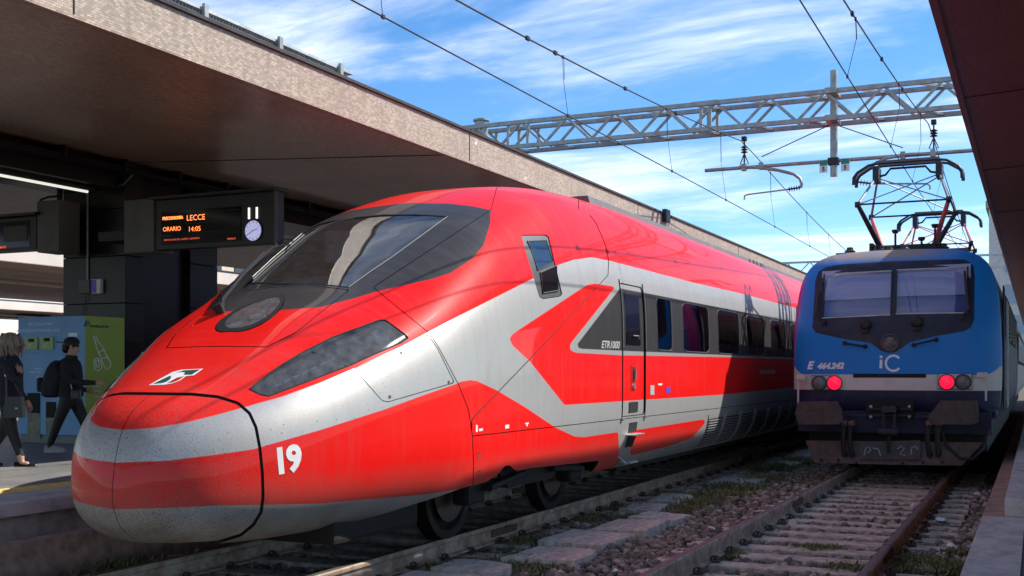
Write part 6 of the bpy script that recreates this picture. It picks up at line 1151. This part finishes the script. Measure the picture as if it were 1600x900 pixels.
def person_two():
    b0 = onZ(28, 728, LP_Z); T = thing('person', 'person with wavy greying hair in a dark coat walking along the platform', 'person', tuple(b0), YAW)
    J = [(-.10, 0, .76, .13, .12), (-.10, 0, .92, .125, .13), (-.10, 0, 1.08, .13, .15), (-.09, 0, 1.21, .09, .10), (-.075, 0, 1.28, .048, .048), (-.065, 0, 1.35, .062, .065), (-.06, 0, 1.41, .08, .076), (-.06, 0, 1.455, .055, .05),
         (-.10, -.155, 1.18, .065), (.04, -.21, .99, .056), (.10, -.20, .97, .05), (.06, -.10, 1.06, .034),
         (-.10, .155, 1.18, .065), (-.14, .20, .95, .055), (-.04, .20, .80, .045), (.02, .19, .74, .034),
         (-.09, -.09, .71, .10), (-.03, -.09, .40, .068), (.075, -.09, .11, .044), (.08, -.09, .04, .034), (.17, -.095, .025, .03),
         (-.12, .09, .71, .10), (-.20, .09, .40, .068), (-.38, .09, .12, .044), (-.39, .09, .05, .034), (-.29, .09, .03, .03)]
    Lk = [(0, 1), (1, 2), (2, 3), (3, 4), (4, 5), (5, 6), (6, 7), (3, 8), (8, 9), (9, 10), (10, 11), (3, 12), (12, 13), (13, 14), (14, 15), (0, 16), (16, 17), (17, 18), (18, 19), (19, 20), (0, 21), (21, 22), (22, 23), (23, 24), (24, 25)]
    mi = lambda c: 0 if (c.z > 1.27 or (c.z < .13)) else (2 if c.z < .78 else 1)
    body = skin_body('body', J, Lk, ([M['skin'], M['cloth_navy'], M['trouser']], mi), T)
    for sy in (-1, 1): blob((.012, sy * .03, 1.41), (.008, .012, .007), 8, 6).build('eye', M['ink'], body, local=True)
    MB().add([(.012, -.012, 1.40), (.012, .012, 1.40), (.032, 0, 1.372), (.008, 0, 1.42), (.008, 0, 1.362)], [(0, 2, 3), (2, 1, 3), (0, 4, 2), (4, 1, 2)]).build('nose', M['skin'], body, local=True); blob((.012, 0, 1.34), (.008, .022, .007), 8, 6).build('mouth', M['decal_red'], body, local=True)
    hr = MB(); r2 = random.Random(3)                       # wavy locks over a cap of hair
    hb = blob((-.085, 0, 1.425), (.105, .105, .10), 20, 12, .04); hb.build('hair', M['hair_grey'], T, smooth=True, local=True)
    for k in range(70):
        t = r2.uniform(.35, 2 * math.pi - .35); zz = r2.uniform(-.02, .07); rr = .095; x, y = -.08 + rr * math.cos(t), rr * math.sin(t); d = r2.uniform(.08, .17); w = r2.uniform(.012, .022)
        hr.tube([(x * .9 - .01, y * .9, 1.45 + zz), (x + .015 * math.cos(t), y * 1.12, 1.41 + zz * .5), (x + .03 * math.cos(t) + r2.uniform(-.015, .015), y * 1.2 + r2.uniform(-.015, .015), 1.37), (x + .015 * math.cos(t) + r2.uniform(-.02, .02), y * 1.15, 1.45 + zz - d - .06)], [w * .6, w, w * .9, w * .3], 5)
    hr.build('locks', M['hair_grey'], T, smooth=True, local=True, kind='stuff')
    vs = []; n = 20; prof = [(.70, .16, .185), (.80, .158, .18), (.92, .145, .168), (1.05, .145, .178), (1.15, .14, .182), (1.22, .11, .145), (1.265, .075, .085)]; jk = MB()
    for z, rx, ry in prof:
        for k in range(n): t = 2 * math.pi * k / n; w = 1 + .03 * math.sin(6 * t + z * 17); vs.append((-.10 + rx * math.cos(t) * w, ry * math.sin(t) * w, z))
    jk.add(vs, [(i * n + k, i * n + (k + 1) % n, (i + 1) * n + (k + 1) % n, (i + 1) * n + k) for i in range(len(prof) - 1) for k in range(n)]); jk.build('coat', M['cloth_navy'], T, smooth=True, local=True)
    hm = MB(); hand(hm, (.07, -.11, 1.05), (-.3, .5, .8), np.array([1.0, 0, 0])); hm.build('hand', M['skin'], body, smooth=True, local=True); hm = MB(); hand(hm, (.02, .19, .74), (.4, 0, -1), np.array([0, 1.0, 0])); hm.build('hand', M['skin'], body, smooth=True, local=True)
    for (x, y) in ((.045, -.09), (-.425, .09)):
        s = MB(); vs = []; pr = [(-.045, .028), (-.03, .038), (.03, .038), (.10, .045), (.16, .042), (.20, .025), (.21, .012)]; hts = [.045, .055, .045, .035, .032, .028, .02]
        for (px_, w), hh in zip(pr, hts):
            for k in range(8): t = math.pi * k / 7; vs.append((x + px_, y + w * math.cos(t), .002 + hh * math.sin(t)))
        s.add(vs, [(i * 8 + k, i * 8 + k + 1, (i + 1) * 8 + k + 1, (i + 1) * 8 + k) for i in range(6) for k in range(7)] + [(0, 1, 2, 3, 4, 5, 6, 7), tuple(range(48, 56))] + [(i * 8, (i + 1) * 8, (i + 1) * 8 + 7, i * 8 + 7) for i in range(6)]); s.build('shoe', M['shoe_black'], T, smooth=True, local=True)
    hb = thing('handbag', 'black leather handbag hanging from the shoulder of the person with greying hair', 'handbag', tuple(b0), YAW); o = MB().prism([(-.06, .56), (.165, .56), (.145, .79), (-.03, .79)], 'xz', -.26, -.17).build('bag', M['leather'], hb, local=True); MB().prism([(-.035, .66), (.155, .66), (.147, .795), (-.03, .795)], 'xz', -.268, -.262).build('flap', M['leather'], hb, local=True); MB().bbox(.085, .115, -.276, -.269, .655, .675, .003).build('clasp', M['chrome'], hb, local=True)
    MB().tube([(-.03, -.215, .79), (-.04, -.20, 1.0), (-.075, -.15, 1.25), (-.03, -.20, 1.1), (.14, -.215, .79)], .011, 6).build('strap', M['leather'], hb, smooth=True, local=True); MB().bbox(-.055, -.025, -.23, -.21, 1.02, 1.05, .004).build('buckle', M['chrome'], hb, local=True)
person_two()
# ================================================================ BETWEEN THE TRACKS
def slabs():
    lab = ['broken pale concrete slab half under weeds at the end of the slab row', 'worn concrete cable-trench slab with a chipped corner lying beside dark ballast', 'large rectangular concrete trench slab lying level in the middle of the slab row', 'concrete trench slab with weeds growing over its far edge', 'short concrete slab stepping down to the ballast', 'thin grey slab sunk beside the rail of the red train', 'cracked slab tilted against the rail fastenings', 'pale slab surrounded by low grass halfway to the locomotive', 'wide pale slab beside the plough of the locomotive', 'far concrete slab next to the buffer of the locomotive', 'concrete slab in the grass beside the nose of the red train']
    for k, (x, y, w, l, a) in enumerate(SLABS):
        z = -.185 + (.03 if k in (1, 2, 3, 4, 0, 10) else .0); bm = bmesh.new(); bmesh.ops.create_grid(bm, x_segments=7, y_segments=9, size=.5); r = random.Random(k)
        V = []; 
        for v in bm.verts:
            u, q = v.co.x, v.co.y; e = max(abs(u), abs(q)); jag = r.uniform(-.018, .018) if e > .49 else 0; V.append((u * w + (jag if abs(u) > .49 else 0), q * l + (jag if abs(q) > .49 else 0), .045 + r.uniform(-.003, .003)))
        if k in (0, 1, 6): V = [(u - (.10 * max(0, (u / w + q / l - .55)) * 1.5), q - (.16 * max(0, (u / w + q / l - .55)) * 1.5), z_) for u, q, z_ in V]
        bm.verts.index_update(); F = [[v.index for v in f.verts] for f in bm.faces]; bd = [e for e in bm.edges if e.is_boundary]; n = len(V); Vb = V + [(u * 1.01, q * 1.01, -.05) for u, q, z_ in V]; F2 = [f for f in F]
        for e in bd: a_, b_ = e.verts[0].index, e.verts[1].index; F2.append([a_, b_, b_ + n, a_ + n])
        bm.free(); me = MB().add(Vb, F2).build('trench_cover', M['slab']); me.location = (x, y, z); me.rotation_euler = (r.uniform(-.03, .03), r.uniform(-.04, .04), a); tag(me, lab[k], 'trench cover', 'slabs between the tracks')
slabs()
def weeds():
    r = np.random.default_rng(5); V = []; F = []; V2 = []; F2 = []
    def leafquad(c, l, w, az, tilt, VV, FF):
        d = np.array([math.cos(az) * math.cos(tilt), math.sin(az) * math.cos(tilt), math.sin(tilt)]); s = np.array([-math.sin(az), math.cos(az), 0]); n = len(VV); VV += [c, c + d * l * .5 + s * w, c + d * l, c + d * l * .5 - s * w]; FF.append((n, n + 1, n + 2, n + 3))
    def clump(x, y, z, rad, n, h, dry=.1):
        for _ in range(n):
            q = r.normal(0, rad, 2) * .6; c = np.array([x + q[0], y + q[1], z]); st = r.integers(3, 7)
            for _ in range(st):
                b = (V2, F2) if r.random() < dry else (V, F); leafquad(c + np.append(r.normal(0, .012, 2), r.uniform(0, h * .6)), r.uniform(.03, .08) * (h / .08) ** .4, r.uniform(.004, .013), r.uniform(0, 6.28), r.uniform(.1, 1.3), *b)
    patches = [((1130, 778), .3, 260, .09, .3), ((1100, 790), .28, 240, .08, .35), ((1155, 765), .3, 230, .09, .2), ((1190, 752), .3, 160, .10, .1), ((1205, 735), .3, 160, .14, .05), ((1170, 725), .35, 140, .12, .05), ((1240, 725), .3, 140, .12, .1), ((820, 886), .22, 240, .08, .3), ((860, 895), .2, 160, .07, .3), ((720, 895), .3, 200, .06, .3), ((950, 830), .16, 90, .05, .2), ((990, 815), .2, 130, .06, .2), ((905, 812), .35, 170, .05, .2), ((830, 850), .3, 160, .05, .2), ((940, 795), .35, 150, .05, .2), ((1060, 778), .3, 140, .06, .2), ((930, 860), .15, 60, .05, .6), ((1010, 812), .25, 120, .05, .5), ((1075, 800), .28, 150, .06, .5),
               ((1430, 880), .22, 230, .06, .2), ((1405, 892), .16, 130, .05, .2), ((1490, 895), .16, 150, .08, .2), ((1500, 870), .12, 90, .06, .2), ((1280, 860), .15, 110, .05, .2), ((1140, 870), .12, 80, .05, .2), ((1330, 893), .2, 90, .05, .2), ((100, 890), .35, 220, .10, .05), ((30, 893), .35, 200, .10, .05), ((170, 885), .3, 150, .09, .05), ((1250, 690), .5, 140, .14, .1), ((1215, 700), .4, 140, .12, .1)]
    for (p, rad, n, h, dr) in patches: n = int(n * 2.8); h *= 1.2; c = onZ(*p, -.2); clump(c[0], c[1], -.215, rad, n, h, dr)
    o = MB().add(V, F).build('weeds', M['leaf']); tag(o, 'low green weeds growing between the slabs and rails', 'weeds', kind='stuff'); o = MB().add(V2, F2).build('dry_grass', M['dry']); tag(o, 'brownish dry grass among the weeds', 'grass', kind='stuff')
weeds()
def litter():
    def crumple(p, sx, sy, sz, lab, mt, seed, z=-.17):
        r = random.Random(seed); bm = bmesh.new(); bmesh.ops.create_icosphere(bm, subdivisions=2, radius=1)
        V = [(v.co.x * sx * r.uniform(.7, 1.2), v.co.y * sy * r.uniform(.7, 1.2), max(-.2, v.co.z) * sz * r.uniform(.5, 1.3)) for v in bm.verts]; bm.verts.index_update(); F = [[v.index for v in f.verts] for f in bm.faces]; bm.free()
        o = MB().add(V, F).build('plastic_scrap' if 'plastic' in lab else 'wrapper_scrap', mt); c = onZ(*p, z); o.location = (c[0], c[1], z + sz * .2); o.rotation_euler = (0, 0, r.uniform(0, 3)); tag(o, lab, 'rubbish')
    crumple((1470, 814), .09, .05, .04, 'crumpled white plastic bag on the ballast beside the right-hand rail', M['litter'], 1); crumple((1487, 854), .08, .04, .03, 'torn white plastic sheet lying next to a tuft of weeds by the platform', M['litter'], 2); crumple((1478, 866), .03, .02, .015, 'small scrap of white paper beside the torn plastic sheet', M['litter'], 3); crumple((905 / 3.46 + 700, 640 + 875 / 3.46), .035, .025, .02, 'white pebble-sized scrap on the ballast beyond the slabs', M['litter'], 4); crumple((1112, 827), .05, .03, .025, 'white paper scraps lying against the rail of the blue locomotive track', M['litter'], 5); crumple((1344, 752), .06, .03, .03, 'pale yellowish wrapper on the sleepers just before the locomotive', M['paper'], 6); crumple((1427, 792), .04, .03, .05, 'pale stone-like scrap resting against the inner side of the right rail', M['litter'], 8); crumple((1528, 773), .06, .03, .03, 'white rag on the dark ballast under the platform edge', M['litter'], 9)
    c = onZ(1238, 820, -.17); o = MB().lathe([(.0, .0), (.045, .0), (.045, .012), (0, .012)], (0, 0, 0), (.3, -1, .5), 14).build('cardboard_disc', M['paper']); o.location = (c[0], c[1], -.15); tag(o, 'round orange-brown cardboard disc standing between the sleepers', 'rubbish')
litter()

# ================================================================ FARTHER OFF: other platforms, canopies, buildings
for k, (x0, lab) in enumerate(((-25.0, 'pale-edged canopy of the next platform seen behind the granite column'), (-44.5, 'farther tan canopy two platforms beyond the granite column'))):
    c2 = canopy('platform_canopy', lab, x0, x0 - 13.0, x0 - 6.5, 4.5, 4.75, .42, -4, 110, M['far_tan'], M['far_pale'], (), M['roof_white'])
    for yy in (22, 46, 70): MB().box(x0 - 7.1, x0 - 6.1, yy, yy + 1.6, .4, 4.76).build('column', M['granite_grey'], c2)
    for zz in (4.2, 4.35): MB().box(x0 - 3.2, x0 - 3.05, 0, 105, zz, zz + .06).build('service_pipe', M['wall_cream'], c2)
    MB().box(x0 - 13.2, x0 + .2, -4, 110, -.26, .45).build('platform', M['platform'], kind='structure')
ft = thing('far_train', 'red and white train standing at a far platform behind the recycling machine', 'train', (-41.3, 35, 0)); MB().prism([(-42.75, .5), (-42.8, 2.6), (-42.5, 3.4), (-41.9, 3.8), (-40.7, 3.8), (-40.1, 3.4), (-39.8, 2.6), (-39.85, .5)], 'xz', 25, 75).build('body', M['roof_white'], ft)
MB().box(-39.8, -39.79, 25.2, 74.8, 2.55, 3.0).build('red_stripe', M['far_red'], ft); MB().box(-39.8, -39.79, 25.2, 74.8, .6, 1.1).build('red_stripe', M['far_red'], ft); MB().box(-42.4, -40.2, 25.3, 74.7, -.1, .5).build('underframe', M['dark_under'], ft)
for k in range(16): MB().box(-39.795, -39.78, 27 + k * 3, 28.8 + k * 3, 1.5, 2.35).build('window', M['far_glass'], ft)
bl = thing('station_building', 'cream and grey station building with rows of dark windows beyond the canopies', 'building', (-112, 160, 0)); MB().box(-140, -100, 105, 240, -.2, 26).build('wall', M['wall_cream'], bl); MB().box(-140.5, -99.4, 104.5, 240.5, 26, 27).build('cornice', M['roof_white'], bl)
for j in range(6):
    for i in range(22): MB().box(-100.0, -99.85, 108 + i * 6, 111.2 + i * 6, 2 + j * 4.0, 4.4 + j * 4.0).build('window', M['far_glass'], bl)
for j in range(6): MB().box(-100.0, -99.7, 105, 240, 1.2 + j * 4.0, 1.5 + j * 4.0).build('string_course', M['wall_grey'], bl)
sh = thing('platform_shed', 'long low white-roofed shed with ribbed roof edge between far platforms', 'shed', (-70, 100, 0)); MB().box(-78, -62, 60, 150, -.2, 5.2).build('wall', M['wall_grey'], sh); MB().prism([(-79, 5.21), (-61, 5.21), (-61, 5.7), (-70, 7.2), (-79, 5.7)], 'xz', 58, 152).build('roof', M['roof_white'], sh)
for k in range(40): MB().box(-61.0, -60.9, 59 + k * 2.3, 59.5 + k * 2.3, 5.25, 5.65).build('roof_rib', M['wall_grey'], sh)
rb = thing('office_block', 'pale office block beyond the tracks behind the locomotive', 'building', (8, 190, 0)); MB().box(-6, 60, 170, 200, -.2, 24).build('wall', M['roof_white'], rb); MB().box(-6.4, 60.4, 169.6, 200.4, 24, 25).build('cornice', M['wall_grey'], rb)
for j in range(5):
    for i in range(12): MB().box(-4 + i * 5, -1.4 + i * 5, 169.86, 170, 2.5 + j * 4.2, 5 + j * 4.2).build('window', M['far_blue'], rb)
g2 = thing('overhead_gantry', 'far pale lattice gantry seen between the locomotive and the dark canopy', 'gantry', (-4, 60, 0))
for z in (6.6, 7.2): MB().box(-13, 8, 59.95, 60.05, z - .05, z + .05).build('chord', M['galv_light'], g2)
for k in range(36): x = -13 + k * .58; a, b = ((x, 60, 6.6), (x + .58, 60, 7.2)) if k % 2 else ((x, 60, 7.2), (x + .58, 60, 6.6)); MB().bar(a, b, .05).build('brace', M['galv_light'], g2)
for x in (-12.8, 7.8): MB().tube([(x, 60, -.2), (x, 60, 7.4)], .15, 10).build('mast', M['galv_light'], g2)
